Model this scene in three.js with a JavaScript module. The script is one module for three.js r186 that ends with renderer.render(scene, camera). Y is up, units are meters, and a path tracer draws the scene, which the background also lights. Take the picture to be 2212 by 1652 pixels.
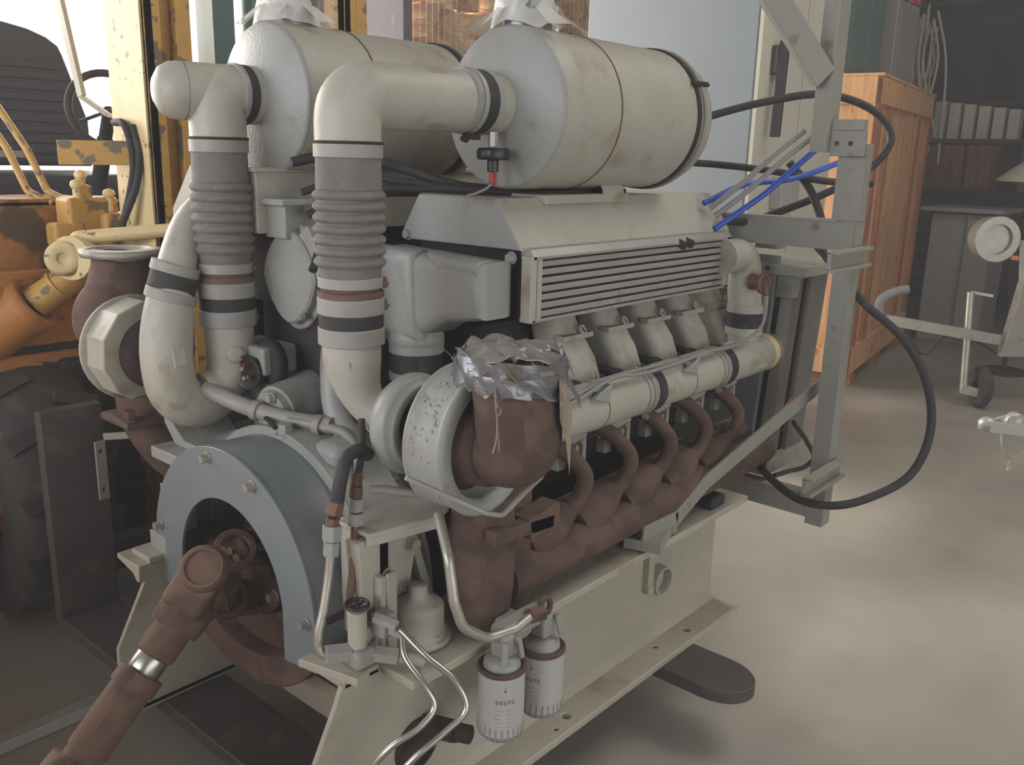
import * as THREE from 'three';
import { RoundedBoxGeometry } from 'three/addons/geometries/RoundedBoxGeometry.js';
import { mergeGeometries } from 'three/addons/utils/BufferGeometryUtils.js';
import { RectAreaLightUniformsLib } from 'three/addons/lights/RectAreaLightUniformsLib.js';

// ---------------------------------------------------------------- camera, sky, daylight, exposure
const scene = new THREE.Scene();
const camera = new THREE.PerspectiveCamera(46.27, 2212 / 1652, 0.05, 80);
camera.position.set(0, 1.6, 0);
camera.up.set(0.16898, 0.96887, -0.18094);
camera.lookAt(0.73236, 1.6 - 0.24628, -0.63482);
const renderer = new THREE.WebGLRenderer({ antialias: true });
renderer.toneMapping = THREE.LinearToneMapping;
renderer.toneMappingExposure = 1.0;
renderer.shadowMap.enabled = true;
RectAreaLightUniformsLib.init();
scene.background = new THREE.Color(1.6, 1.65, 1.7);           // bright overcast sky outside the doors
scene.fog = new THREE.FogExp2(new THREE.Color(0.95, 0.93, 0.94), 0.014);   // thin haze added for a milky veil over the whole view
function daylight(name, color, intensity, w, h, pos, look) {
  const l = new THREE.RectAreaLight(color, intensity, w, h);
  l.name = name; l.position.set(...pos); l.lookAt(...look); l.castShadow = true; scene.add(l); return l;
}
daylight('back_door_daylight', 0xfff8ee, 15, 6.2, 4.1, [2.4, 2.1, -6.55], [2.4, 2.1, 0]);
daylight('side_window_daylight', 0xf2f6ff, 5.0, 5.2, 2.5, [-4.05, 2.55, -2.2], [5, 2.55, -2.2]);
daylight('front_door_daylight', 0xf6f4ee, 0.85, 7.4, 3.4, [0.8, 1.75, 5.05], [0.8, 1.75, 0]);
daylight('skylight_daylight', 0xfff4e6, 3.0, 3.2, 2.4, [4.2, 4.75, 0.2], [4.2, 0, 0.2]);

// ---------------------------------------------------------------- helpers
const V = (x, y, z) => new THREE.Vector3(x, y, z);
function rng(seed) { let s = seed >>> 0; return () => { s = (s + 0x6d2b79f5) >>> 0; let t = s; t = Math.imul(t ^ (t >>> 15), t | 1); t ^= t + Math.imul(t ^ (t >>> 7), t | 61); return ((t ^ (t >>> 14)) >>> 0) / 4294967296; }; }
const R = rng(7);
const baseOf = new WeakMap(), taken = new Map();
function numbered(name) { const n = taken.get(name) || 0; taken.set(name, n + 1); return n ? name + '_' + String(n).padStart(3, '0') : name; }
function uvBox(g) {                                            // uv in metres from the side each face looks to
  if (g.index) g = g.toNonIndexed();
  const p = g.attributes.position, uv = new Float32Array(p.count * 2), a = V(0, 0, 0), b = V(0, 0, 0), c = V(0, 0, 0), n = V(0, 0, 0);
  for (let i = 0; i < p.count; i += 3) {
    a.fromBufferAttribute(p, i); b.fromBufferAttribute(p, i + 1); c.fromBufferAttribute(p, i + 2);
    n.copy(b).sub(a).cross(c.clone().sub(a));
    const x = Math.abs(n.x), y = Math.abs(n.y), z = Math.abs(n.z), k = x >= y && x >= z ? 0 : y >= z ? 1 : 2;
    [a, b, c].forEach((v, j) => { uv[(i + j) * 2] = k === 0 ? v.z : v.x; uv[(i + j) * 2 + 1] = k === 1 ? v.z : v.y; });
  }
  g.setAttribute('uv', new THREE.BufferAttribute(uv, 2));
  for (const k of Object.keys(g.attributes)) if (!['position', 'normal', 'uv'].includes(k)) g.deleteAttribute(k);
  return g;
}
function thing(name, label, category, base = [0, 0, 0], group) {
  const o = new THREE.Group(); o.name = numbered(name); o.position.set(...base); scene.add(o); baseOf.set(o, base);
  o.userData = { label, category }; if (group) o.userData.group = group;
  return o;
}
function part(parent, name, geos, mat, label) {                // geometry comes in metres of the room
  const base = baseOf.get(parent), list = (Array.isArray(geos) ? geos.flat(9) : [geos]).map((g) => (g.userData.keepUV ? g : uvBox(g)));
  const g = list.length > 1 ? mergeGeometries(list) : list[0];
  g.translate(-base[0], -base[1], -base[2]);
  const m = new THREE.Mesh(g, mat); m.name = name; m.castShadow = m.receiveShadow = true;
  if (label) m.userData.label = label;
  parent.add(m); baseOf.set(m, base); return m;
}
function single(name, label, category, geos, mat, base, group) {
  const list = (Array.isArray(geos) ? geos.flat(9) : [geos]).map((g) => (g.userData.keepUV ? g : uvBox(g)));
  const g = list.length > 1 ? mergeGeometries(list) : list[0];
  if (!base) { g.computeBoundingBox(); const b = g.boundingBox; base = [(b.min.x + b.max.x) / 2, b.min.y, (b.min.z + b.max.z) / 2]; }
  g.translate(-base[0], -base[1], -base[2]);
  const m = new THREE.Mesh(g, mat); m.name = numbered(name); m.position.set(...base); m.castShadow = m.receiveShadow = true;
  m.userData = { label, category }; if (group) m.userData.group = group;
  scene.add(m); baseOf.set(m, base); return m;
}
function structure(name, geos, mat) {
  const list = (Array.isArray(geos) ? geos.flat(9) : [geos]).map((g) => uvBox(g));
  const g = list.length > 1 ? mergeGeometries(list) : list[0];
  const m = new THREE.Mesh(g, mat); m.name = name; m.userData = { kind: 'structure' }; m.castShadow = m.receiveShadow = true; scene.add(m); baseOf.set(m, [0, 0, 0]); return m;
}
// shapes
function B(x0, x1, y0, y1, z0, z1, r = 0.003) {
  const w = Math.abs(x1 - x0), h = Math.abs(y1 - y0), d = Math.abs(z1 - z0), k = Math.min(r, w / 2.01, h / 2.01, d / 2.01);
  const g = k > 0 ? new RoundedBoxGeometry(w, h, d, 1, k) : new THREE.BoxGeometry(w, h, d);
  return g.translate((x0 + x1) / 2, (y0 + y1) / 2, (z0 + z1) / 2);
}
function frameOf(dir, upHint = [0, 1, 0]) {
  const d = V(...dir).normalize(); let u = V(...upHint); if (Math.abs(u.dot(d)) > 0.98) u = V(1, 0, 0);
  const s = u.clone().cross(d).normalize(), t = d.clone().cross(s).normalize();
  return new THREE.Matrix4().makeBasis(s, t, d);               // local z runs along dir, local y near the hint
}
function bar(p0, p1, w, h, up = [0, 1, 0], r = 0.002) {
  const a = V(...p0), b = V(...p1), L = a.distanceTo(b), k = Math.min(r, w / 2.01, h / 2.01);
  const g = new RoundedBoxGeometry(w, h, L, 1, k);
  g.applyMatrix4(frameOf(b.clone().sub(a).toArray(), up)); const m = a.add(b).multiplyScalar(0.5); return g.translate(m.x, m.y, m.z);
}
function lathe(p0, dir, prof, seg = 32) {                      // prof: [along, radius] pairs
  const g = new THREE.LatheGeometry(prof.map(([t, r]) => new THREE.Vector2(Math.max(r, 0.0001), t)), seg);
  g.rotateX(Math.PI / 2);                                       // y axis to z axis
  g.applyMatrix4(frameOf(dir)); return g.translate(...p0);
}
function cyl(p0, p1, r0, r1 = r0, seg = 24, bev = 0.0015) {
  const d = V(...p1).sub(V(...p0)), L = d.length(), b = Math.min(bev, r0 / 3, r1 / 3, L / 3);
  return creased(lathe(p0, d.toArray(), [[0, 0], [0, r0 - b], [b, r0], [L - b, r1], [L, r1 - b], [L, 0]], seg), 0.7);
}
function creased(g, ang) {                                      // flat where faces meet sharply
  g = g.index ? g.toNonIndexed() : g; const p = g.attributes.position, n = p.count / 3, fn = [], map = new Map(), cos = Math.cos(ang);
  const a = V(0, 0, 0), b = V(0, 0, 0), c = V(0, 0, 0), key = (i) => Math.round(p.getX(i) * 2e4) + '_' + Math.round(p.getY(i) * 2e4) + '_' + Math.round(p.getZ(i) * 2e4);
  for (let f = 0; f < n; f++) {
    a.fromBufferAttribute(p, f * 3); b.fromBufferAttribute(p, f * 3 + 1); c.fromBufferAttribute(p, f * 3 + 2);
    const w = b.clone().sub(a).cross(c.clone().sub(a)); fn.push(w);
    for (let j = 0; j < 3; j++) { const k = key(f * 3 + j); (map.get(k) || map.set(k, []).get(k)).push(f); }
  }
  const un = fn.map((w) => w.clone().normalize()), out = new Float32Array(p.count * 3);
  for (let f = 0; f < n; f++) for (let j = 0; j < 3; j++) {
    const s = V(0, 0, 0); for (const q of map.get(key(f * 3 + j))) if (un[q].dot(un[f]) > cos) s.add(fn[q]);
    if (s.lengthSq() < 1e-24) s.copy(un[f]); s.normalize(); out.set([s.x, s.y, s.z], (f * 3 + j) * 3);
  }
  g.setAttribute('normal', new THREE.BufferAttribute(out, 3)); return g;
}
function fillet(pts, r, n = 8) {                                // polyline with rounded corners
  const P = pts.map((p) => V(...p)), out = [P[0]];
  for (let i = 1; i < P.length - 1; i++) {
    const a = P[i - 1].clone().sub(P[i]), b = P[i + 1].clone().sub(P[i]), la = a.length(), lb = b.length(); a.normalize(); b.normalize();
    const ang = Math.acos(THREE.MathUtils.clamp(a.dot(b), -1, 1)); const rr = Array.isArray(r) ? r[i - 1] : r;
    const d = Math.min(rr / Math.tan(ang / 2), la * 0.49, lb * 0.49), p0 = P[i].clone().addScaledVector(a, d), p1 = P[i].clone().addScaledVector(b, d);
    for (let k = 0; k <= n; k++) { const t = k / n, q = p0.clone().multiplyScalar((1 - t) * (1 - t)).addScaledVector(P[i], 2 * t * (1 - t)).addScaledVector(p1, t * t); out.push(q); }
  }
  out.push(P[P.length - 1]); return out;
}
function smooth(pts, n = 40) { return new THREE.CatmullRomCurve3(pts.map((p) => V(...p)), false, 'centripetal').getSpacedPoints(n); }
function sweep(P, rad, seg = 16, caps = true) {                 // round section along points; rad: number or t -> r
  P = P.filter((p, i) => !i || p.distanceTo(P[i - 1]) > 1e-5);
  const L = [0]; for (let i = 1; i < P.length; i++) L.push(L[i - 1] + P[i].distanceTo(P[i - 1]));
  const T = P.map((p, i) => P[Math.min(i + 1, P.length - 1)].clone().sub(P[Math.max(i - 1, 0)]).normalize());
  let u = Math.abs(T[0].y) < 0.9 ? V(0, 1, 0) : V(1, 0, 0); u = u.sub(T[0].clone().multiplyScalar(u.dot(T[0]))).normalize();
  const pos = [], idx = [];
  P.forEach((p, i) => {
    u = u.sub(T[i].clone().multiplyScalar(u.dot(T[i]))).normalize(); const v = T[i].clone().cross(u), r = typeof rad === 'number' ? rad : rad(L[i] / L[L.length - 1], L[i]);
    for (let k = 0; k < seg; k++) { const a = (k / seg) * 2 * Math.PI, q = p.clone().addScaledVector(u, Math.cos(a) * r).addScaledVector(v, Math.sin(a) * r); pos.push(q.x, q.y, q.z); }
  });
  for (let i = 0; i < P.length - 1; i++) for (let k = 0; k < seg; k++) { const a = i * seg + k, b = i * seg + ((k + 1) % seg); idx.push(a, a + seg, b, b, a + seg, b + seg); }
  if (caps) for (const [i, f] of [[0, 1], [P.length - 1, 0]]) { const c = pos.length / 3; pos.push(P[i].x, P[i].y, P[i].z); for (let k = 0; k < seg; k++) { const a = i * seg + k, b = i * seg + ((k + 1) % seg); f ? idx.push(c, a, b) : idx.push(c, b, a); } }
  // the winding above faces inwards for this frame, so turn it
  for (let i = 0; i < idx.length; i += 3) { const t = idx[i + 1]; idx[i + 1] = idx[i + 2]; idx[i + 2] = t; }
  const g = new THREE.BufferGeometry(); g.setAttribute('position', new THREE.Float32BufferAttribute(pos, 3)); g.setIndex(idx); g.computeVertexNormals();
  return creased(g, 0.9);
}
const hose = (pts, r, n = 40, seg = 12) => sweep(smooth(pts, n), r, seg);
const pipe = (pts, r, f, seg = 24) => sweep(fillet(pts, f, 10), r, seg);
function prism(pts, axis, a0, a1, bevel = 0.002, holes = []) {  // pts: [z,y] for x, [x,z] for y, [x,y] for z
  const s = new THREE.Shape(pts.map(([a, b]) => new THREE.Vector2(a, b)));
  for (const h of holes) { if (h.length === 3 && typeof h[0] === 'number') { const c = new THREE.Path(); c.absarc(h[0], h[1], h[2], 0, Math.PI * 2, true); s.holes.push(c); } else s.holes.push(new THREE.Path(h.map(([a, b]) => new THREE.Vector2(a, b)))); }
  const d = Math.abs(a1 - a0), lo = Math.min(a0, a1), bv = Math.min(bevel, d / 2.1);
  const g = new THREE.ExtrudeGeometry(s, { depth: d - 2 * bv, bevelEnabled: bv > 0, bevelThickness: bv, bevelSize: bv, bevelOffset: -bv, bevelSegments: bevel > 0.008 ? 4 : 1, curveSegments: 20 });
  g.translate(0, 0, bv);
  const m = new THREE.Matrix4();
  if (axis === 'z') m.makeBasis(V(1, 0, 0), V(0, 1, 0), V(0, 0, 1)).setPosition(0, 0, lo);
  if (axis === 'x') m.makeBasis(V(0, 0, 1), V(0, 1, 0), V(1, 0, 0)).setPosition(lo, 0, 0);
  if (axis === 'y') m.makeBasis(V(1, 0, 0), V(0, 0, 1), V(0, 1, 0)).setPosition(0, lo, 0);
  g.applyMatrix4(m);
  if (axis !== 'z') { g.deleteAttribute('normal'); const p = g.attributes.position; for (let i = 0; i < p.count; i += 3) { const t = [p.getX(i + 1), p.getY(i + 1), p.getZ(i + 1)]; p.setXYZ(i + 1, p.getX(i + 2), p.getY(i + 2), p.getZ(i + 2)); p.setXYZ(i + 2, ...t); } }
  g.deleteAttribute('uv'); return creased(g, bevel > 0.008 ? 0.9 : 0.5);
}
function torus(c, dir, R0, r0, seg = 36, tube = 10, arc = Math.PI * 2) { const g = new THREE.TorusGeometry(R0, r0, tube, seg, arc); g.applyMatrix4(frameOf(dir)); return g.translate(...c); }
function bolt(p, dir, r, h) {
  const d = V(...dir).normalize(), q = V(...p), a = q.clone().addScaledVector(d, h * 0.22).toArray(), e = q.clone().addScaledVector(d, h).toArray();
  return [cyl(p, a, r * 1.25, r * 1.25, 14, 0.0005), cyl(a, e, r, r * 0.97, 6, 0.0008)];
}
function ring(c, dir, rOut, rIn, w, seg = 36) {                 // flat-sided band; c is its middle
  const b = 0.0015; return creased(lathe(V(...c).addScaledVector(V(...dir).normalize(), -w / 2).toArray(), dir, [[0, rIn], [0, rOut - b], [b, rOut], [w - b, rOut], [w, rOut - b], [w, rIn], [0, rIn]], seg), 0.7);
}
function wobble(g, amp, freq, seed = 1) {                       // crumple by smooth noise
  const p = g.attributes.position; for (let i = 0; i < p.count; i++) { const x = p.getX(i), y = p.getY(i), z = p.getZ(i), n = (a) => noise3(x * freq + a, y * freq + seed * 7.3, z * freq + a * 2.1) - 0.5; p.setXYZ(i, x + amp * n(1.7), y + amp * n(5.1), z + amp * n(9.4)); }
  g.computeVertexNormals(); return g;
}
function hash3(x, y, z) { let h = (x * 374761393 + y * 668265263 + z * 2147483647) | 0; h = Math.imul(h ^ (h >>> 13), 1274126177); h ^= h >>> 16; return (h >>> 0) / 4294967296; }
function noise3(x, y, z) {
  const xi = Math.floor(x), yi = Math.floor(y), zi = Math.floor(z), f = (t) => t * t * (3 - 2 * t), u = f(x - xi), v = f(y - yi), w = f(z - zi), l = (a, b, t) => a + (b - a) * t;
  const h = (a, b, c) => hash3(xi + a, yi + b, zi + c);
  return l(l(l(h(0, 0, 0), h(1, 0, 0), u), l(h(0, 1, 0), h(1, 1, 0), u), v), l(l(h(0, 0, 1), h(1, 0, 1), u), l(h(0, 1, 1), h(1, 1, 1), u), v), w);
}

// ---------------------------------------------------------------- procedural materials
function tileNoise(x, y, px, py, seed) { const xi = Math.floor(x), yi = Math.floor(y), f = (t) => t * t * (3 - 2 * t), u = f(x - xi), v = f(y - yi), m = (a, p) => ((a % p) + p) % p; const h = (a, b) => hash3(m(xi + a, px), m(yi + b, py), seed); return (h(0, 0) * (1 - u) + h(1, 0) * u) * (1 - v) + (h(0, 1) * (1 - u) + h(1, 1) * u) * v; }
function fbm(u, v, f0, oct, seed, sx = 1, sy = 1) { let s = 0, a = 0.5, t = 0; for (let k = 0; k < oct; k++) { const f = f0 << k; s += a * tileNoise(u * f * sx, v * f * sy, f * sx, f * sy, seed + k * 17); t += a; a *= 0.55; } return s / t; }
function texture(size, metres, fn, srgb = true) {
  const d = new Uint8Array(size * size * 4);
  for (let j = 0; j < size; j++) for (let i = 0; i < size; i++) { const c = fn(i / size, j / size), k = (j * size + i) * 4; d[k] = c[0]; d[k + 1] = c[1]; d[k + 2] = c[2]; d[k + 3] = 255; }
  const t = new THREE.DataTexture(d, size, size); t.wrapS = t.wrapT = THREE.RepeatWrapping; t.magFilter = THREE.LinearFilter; t.minFilter = THREE.LinearMipmapLinearFilter; t.generateMipmaps = true; t.repeat.set(1 / metres, 1 / metres); if (srgb) t.colorSpace = THREE.SRGBColorSpace; t.needsUpdate = true; return t;
}
const mix = (a, b, t) => a.map((x, i) => x + (b[i] - x) * t), ss = (a, b, x) => { const t = Math.min(1, Math.max(0, (x - a) / (b - a))); return t * t * (3 - 2 * t); };
const clamp255 = (c) => c.map((x) => Math.max(0, Math.min(255, x)));
// colour with fine and coarse grain, plus patches of a second matter (dust, rust, chips)
function mottled(base, vary, spot, lo, hi, f, seed, metres = 0.5, size = 384) {
  return texture(size, metres, (u, v) => { const n = fbm(u, v, 4, 5, seed), g = fbm(u, v, 48, 2, seed + 5), k = 1 + vary * (n - 0.5) * 2 + vary * 0.5 * (g - 0.5); const s = spot ? ss(lo, hi, fbm(u, v, f, 4, seed + 31)) : 0; return clamp255(mix(base.map((x) => x * k), spot || base, s)); });
}
const grit = texture(256, 0.12, (u, v) => { const n = 255 * fbm(u, v, 24, 3, 91); return [n, n, n]; }, false);
const coarse = texture(256, 0.05, (u, v) => { const n = 255 * fbm(u, v, 16, 4, 57); return [n, n, n]; }, false);
const mat = (o) => new THREE.MeshStandardMaterial(o);
const M = {
  paint: mat({ map: mottled([172, 168, 155], 0.05, [150, 138, 120], 0.6, 0.85, 5, 3), roughness: 0.5, bumpMap: grit, bumpScale: 0.0006 }),
  paintCoolLit: mat({ map: mottled([150, 151, 146], 0.05, [134, 128, 118], 0.66, 0.9, 6, 13), roughness: 0.45, bumpMap: grit, bumpScale: 0.0006 }),  // the same engine paint, with the cooler side light put into its colour
  beamPaint: mat({ map: mottled([172, 166, 150], 0.06, [144, 122, 100], 0.62, 0.9, 5, 23, 0.9), roughness: 0.55, bumpMap: grit, bumpScale: 0.0006 }),
  framePaint: mat({ map: mottled([140, 138, 128], 0.06, [124, 104, 86], 0.68, 0.86, 6, 33), roughness: 0.5, bumpMap: grit, bumpScale: 0.0006 }),
  guard: mat({ map: mottled([120, 127, 129], 0.04, [120, 104, 90], 0.74, 0.86, 6, 43), roughness: 0.38, bumpMap: grit, bumpScale: 0.0004 }),
  rust: mat({ map: mottled([98, 76, 67], 0.14, [80, 62, 56], 0.45, 0.7, 8, 53), roughness: 0.88, bumpMap: coarse, bumpScale: 0.0012 }),
  rustShaft: mat({ map: mottled([108, 84, 68], 0.14, [84, 62, 52], 0.48, 0.72, 7, 63), roughness: 0.7, metalness: 0.2, bumpMap: coarse, bumpScale: 0.0009 }),
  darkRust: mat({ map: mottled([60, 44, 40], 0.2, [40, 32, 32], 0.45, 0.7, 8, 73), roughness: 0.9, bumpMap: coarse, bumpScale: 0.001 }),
  hose: mat({ map: mottled([114, 110, 106], 0.08, [128, 122, 114], 0.55, 0.8, 8, 83, 0.3), roughness: 0.85, bumpMap: coarse, bumpScale: 0.0006 }),
  rubber: mat({ map: mottled([48, 46, 47], 0.12, [66, 62, 60], 0.6, 0.8, 8, 93, 0.3), roughness: 0.7 }),
  gloss: mat({ color: 0x2a282b, roughness: 0.35 }),
  band: mat({ map: mottled([150, 147, 140], 0.06, [138, 104, 76], 0.76, 0.88, 8, 103, 0.25), roughness: 0.6, metalness: 0.1 }),
  steel: mat({ color: 0xb8b4ac, roughness: 0.3, metalness: 0.9 }),
  zinc: mat({ map: mottled([176, 172, 160], 0.08, [150, 128, 96], 0.7, 0.85, 8, 113, 0.2), roughness: 0.4, metalness: 0.6 }),
  brass: mat({ map: mottled([112, 84, 66], 0.1, [90, 62, 50], 0.5, 0.8, 8, 123, 0.2), roughness: 0.6, metalness: 0.2 }),
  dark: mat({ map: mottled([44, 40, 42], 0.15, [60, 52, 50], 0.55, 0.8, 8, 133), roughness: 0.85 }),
  fork: mat({ map: mottled([88, 82, 80], 0.1, [108, 96, 88], 0.6, 0.85, 6, 149), roughness: 0.55, metalness: 0.3 }),
  alu: mat({ map: mottled([168, 166, 160], 0.06, [130, 120, 108], 0.62, 0.85, 6, 143), roughness: 0.42, metalness: 0.35 }),
  yellow: mat({ map: mottled([200, 156, 82], 0.08, [122, 108, 86], 0.62, 0.68, 12, 153, 0.6), roughness: 0.5, bumpMap: grit, bumpScale: 0.0006 }),
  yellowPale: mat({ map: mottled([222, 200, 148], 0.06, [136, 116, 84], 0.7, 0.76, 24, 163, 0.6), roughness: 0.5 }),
  orange: mat({ map: mottled([176, 118, 58], 0.12, [88, 72, 54], 0.5, 0.64, 6, 173, 0.8), roughness: 0.6 }),
  tyre: mat({ map: mottled([58, 55, 52], 0.12, [76, 70, 64], 0.55, 0.8, 8, 183), roughness: 0.9 }),
  wood: mat({ map: texture(512, 1.0, (u, v) => { const g = fbm(u, v, 4, 4, 193, 10, 1), h = fbm(u, v, 3, 3, 197), k = 0.85 + 0.3 * g, d = ss(0.72, 0.86, fbm(u, v, 6, 3, 199, 4, 1)); return clamp255(mix([210 * k, 160 * k, 112 * k], [96, 58, 40], d * 0.6).map((x) => x * (0.94 + 0.12 * h))); }), roughness: 0.75 }),
  woodDark: mat({ map: texture(384, 1.0, (u, v) => { const k = 0.8 + 0.4 * fbm(u, v, 4, 4, 203, 10, 1); return clamp255([160 * k, 106 * k, 74 * k]); }), roughness: 0.75 }),
  log: mat({ map: texture(256, 0.5, (u, v) => { const k = 0.8 + 0.4 * fbm(u, v, 6, 4, 213); return clamp255([206 * k, 160 * k, 106 * k]); }), roughness: 0.8 }),  // bright base colours of the logs carry their sunlit look
  logEnd: mat({ map: texture(256, 0.5, (u, v) => { const k = 0.8 + 0.4 * fbm(u, v, 10, 3, 217); return clamp255([232 * k, 196 * k, 146 * k]); }), roughness: 0.8 }),
  concrete: mat({ map: texture(1024, 4.0, (u, v) => { const n = fbm(u, v, 4, 6, 223), st = fbm(u, v, 2, 3, 227, 1, 4), sp = ss(0.62, 0.8, fbm(u, v, 10, 4, 229)), oil = ss(0.66, 0.8, fbm(u, v, 3, 4, 233)), k = 0.74 + 0.36 * n + 0.3 * (st - 0.5); return clamp255(mix(mix([166 * k, 160 * k, 148 * k], [150, 128, 104], sp * 0.3), [112, 108, 102], oil * 0.35)); }), roughness: 0.62, bumpMap: grit, bumpScale: 0.0004 }),
  wall: mat({ map: mottled([100, 92, 86], 0.1, [76, 68, 66], 0.5, 0.8, 3, 243, 4), roughness: 0.9 }),
  roof: mat({ map: mottled([92, 88, 84], 0.1, null, 0, 1, 3, 263, 4), roughness: 0.9 }),
  cabinet: mat({ map: mottled([104, 112, 117], 0.03, null, 0, 1, 4, 273, 1), roughness: 0.55 }),
  cabinetPale: mat({ map: mottled([176, 172, 156], 0.04, null, 0, 1, 4, 283, 1), roughness: 0.55 }),
  green: mat({ map: mottled([96, 118, 112], 0.05, null, 0, 1, 5, 293), roughness: 0.35 }),
  white: mat({ color: 0xd9d6cc, roughness: 0.5 }),
  grey: mat({ color: 0x8d8a88, roughness: 0.6 }),
  charcoal: mat({ color: 0x322c2e, roughness: 0.85 }),
  blue: mat({ color: 0x2e55b8, roughness: 0.35 }),
  red: mat({ color: 0xb03a3a, roughness: 0.5 }),
  redBrown: mat({ color: 0x8a3c34, roughness: 0.7 }),
  plastic: new THREE.MeshPhysicalMaterial({ color: 0x8f8d8a, roughness: 0.22, transmission: 0.25, thickness: 0, side: THREE.DoubleSide }),
  film: new THREE.MeshPhysicalMaterial({ color: 0xeeece6, roughness: 0.35, transmission: 0.45, thickness: 0, side: THREE.DoubleSide }),
  tape: mat({ map: mottled([128, 128, 130], 0.08, [104, 92, 82], 0.6, 0.85, 6, 303, 0.2), roughness: 0.28, metalness: 0.35, side: THREE.DoubleSide }),
  gasket: mat({ map: mottled([148, 136, 118], 0.12, [112, 98, 84], 0.5, 0.8, 8, 313, 0.2), roughness: 0.9, side: THREE.DoubleSide }),
  glass: new THREE.MeshPhysicalMaterial({ color: 0xffffff, roughness: 0.05, transmission: 1, thickness: 0 }),
  seat: mat({ map: mottled([62, 62, 66], 0.05, null, 0, 1, 5, 323), roughness: 0.6 }),
  amber: mat({ color: 0xd07a28, roughness: 0.3 }),
};
// ---------------------------------------------------------------- the workshop
structure('floor', B(-4.2, 14.2, -0.2, 0, -6.8, 5.2, 0), M.concrete);
structure('ceiling', [B(-4.2, 2.6, 4.6, 4.8, -6.8, 5.2, 0), B(5.8, 14.2, 4.6, 4.8, -6.8, 5.2, 0), B(2.6, 5.8, 4.6, 4.8, -6.8, -1.0, 0), B(2.6, 5.8, 4.6, 4.8, 1.4, 5.2, 0)], M.roof);
structure('wall_back', [B(-4.2, -0.7, 0, 4.6, -6.8, -6.6, 0), B(5.5, 14.2, 0, 4.6, -6.8, -6.6, 0), B(-0.7, 5.5, 4.2, 4.6, -6.8, -6.6, 0)], M.wall);
structure('wall_left', [B(-4.2, -4, 0, 1.28, -6.8, 5.2, 0), B(-4.2, -4, 3.82, 4.6, -6.8, 5.2, 0), B(-4.2, -4, 1.28, 3.82, -6.8, -4.82, 0), B(-4.2, -4, 1.28, 3.82, 0.42, 5.2, 0)], M.wall);
structure('wall_right', B(14, 14.2, 0, 4.6, -6.8, 5.2, 0), M.wall);
structure('wall_front', [B(-4.2, -2.9, 0, 4.6, 5, 5.2, 0), B(4.5, 14.2, 0, 4.6, 5, 5.2, 0), B(-2.9, 4.5, 3.5, 4.6, 5, 5.2, 0)], M.wall);
structure('light_block_wall', B(8.3, 8.42, 0, 4.6, -6.6, -3.75, 0), M.wall);  // partition added to keep back door light off the far right
structure('ground_outside', B(-14, 20, -0.25, -0.05, -16, -6.8, 0), M.concrete);
{ // unseen bench added to keep the side window's light off the floor before the engine
  const t = thing('light_block_bench', 'unseen wooden bench added to shade the floor before the engine', 'light_block_bench', [-1.05, 0, -2.7]);
  part(t, 'bench_top', B(-1.5, -0.6, 0.98, 1.05, -4.4, -1.1, 0.006), M.woodDark);
  part(t, 'front_board', B(-0.66, -0.63, 0.06, 0.98, -4.36, -1.14, 0.004), M.wood);
  part(t, 'back_board', B(-1.5, -1.46, 0.3, 1.2, -4.4, -1.1, 0.004), M.wood);
  for (const x of [-1.44, -0.74]) for (const z of [-4.3, -1.2]) part(t, 'leg', B(x, x + 0.09, 0, 0.98, z - 0.045, z + 0.045, 0.005), M.woodDark);
}
// door pillar and pipe at the edge of the back opening
single('door_pillar', 'grey-green square pillar at the edge of the bright door opening', 'pillar', B(5.28, 5.56, 0, 4.2, -6.52, -6.3, 0.01), M.cabinet);
single('door_track_pipe', 'shiny pale vertical pipe beside the grey-green door pillar', 'pipe', cyl([5.66, 0, -6.2], [5.66, 4.3, -6.2], 0.045), M.zinc);

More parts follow.
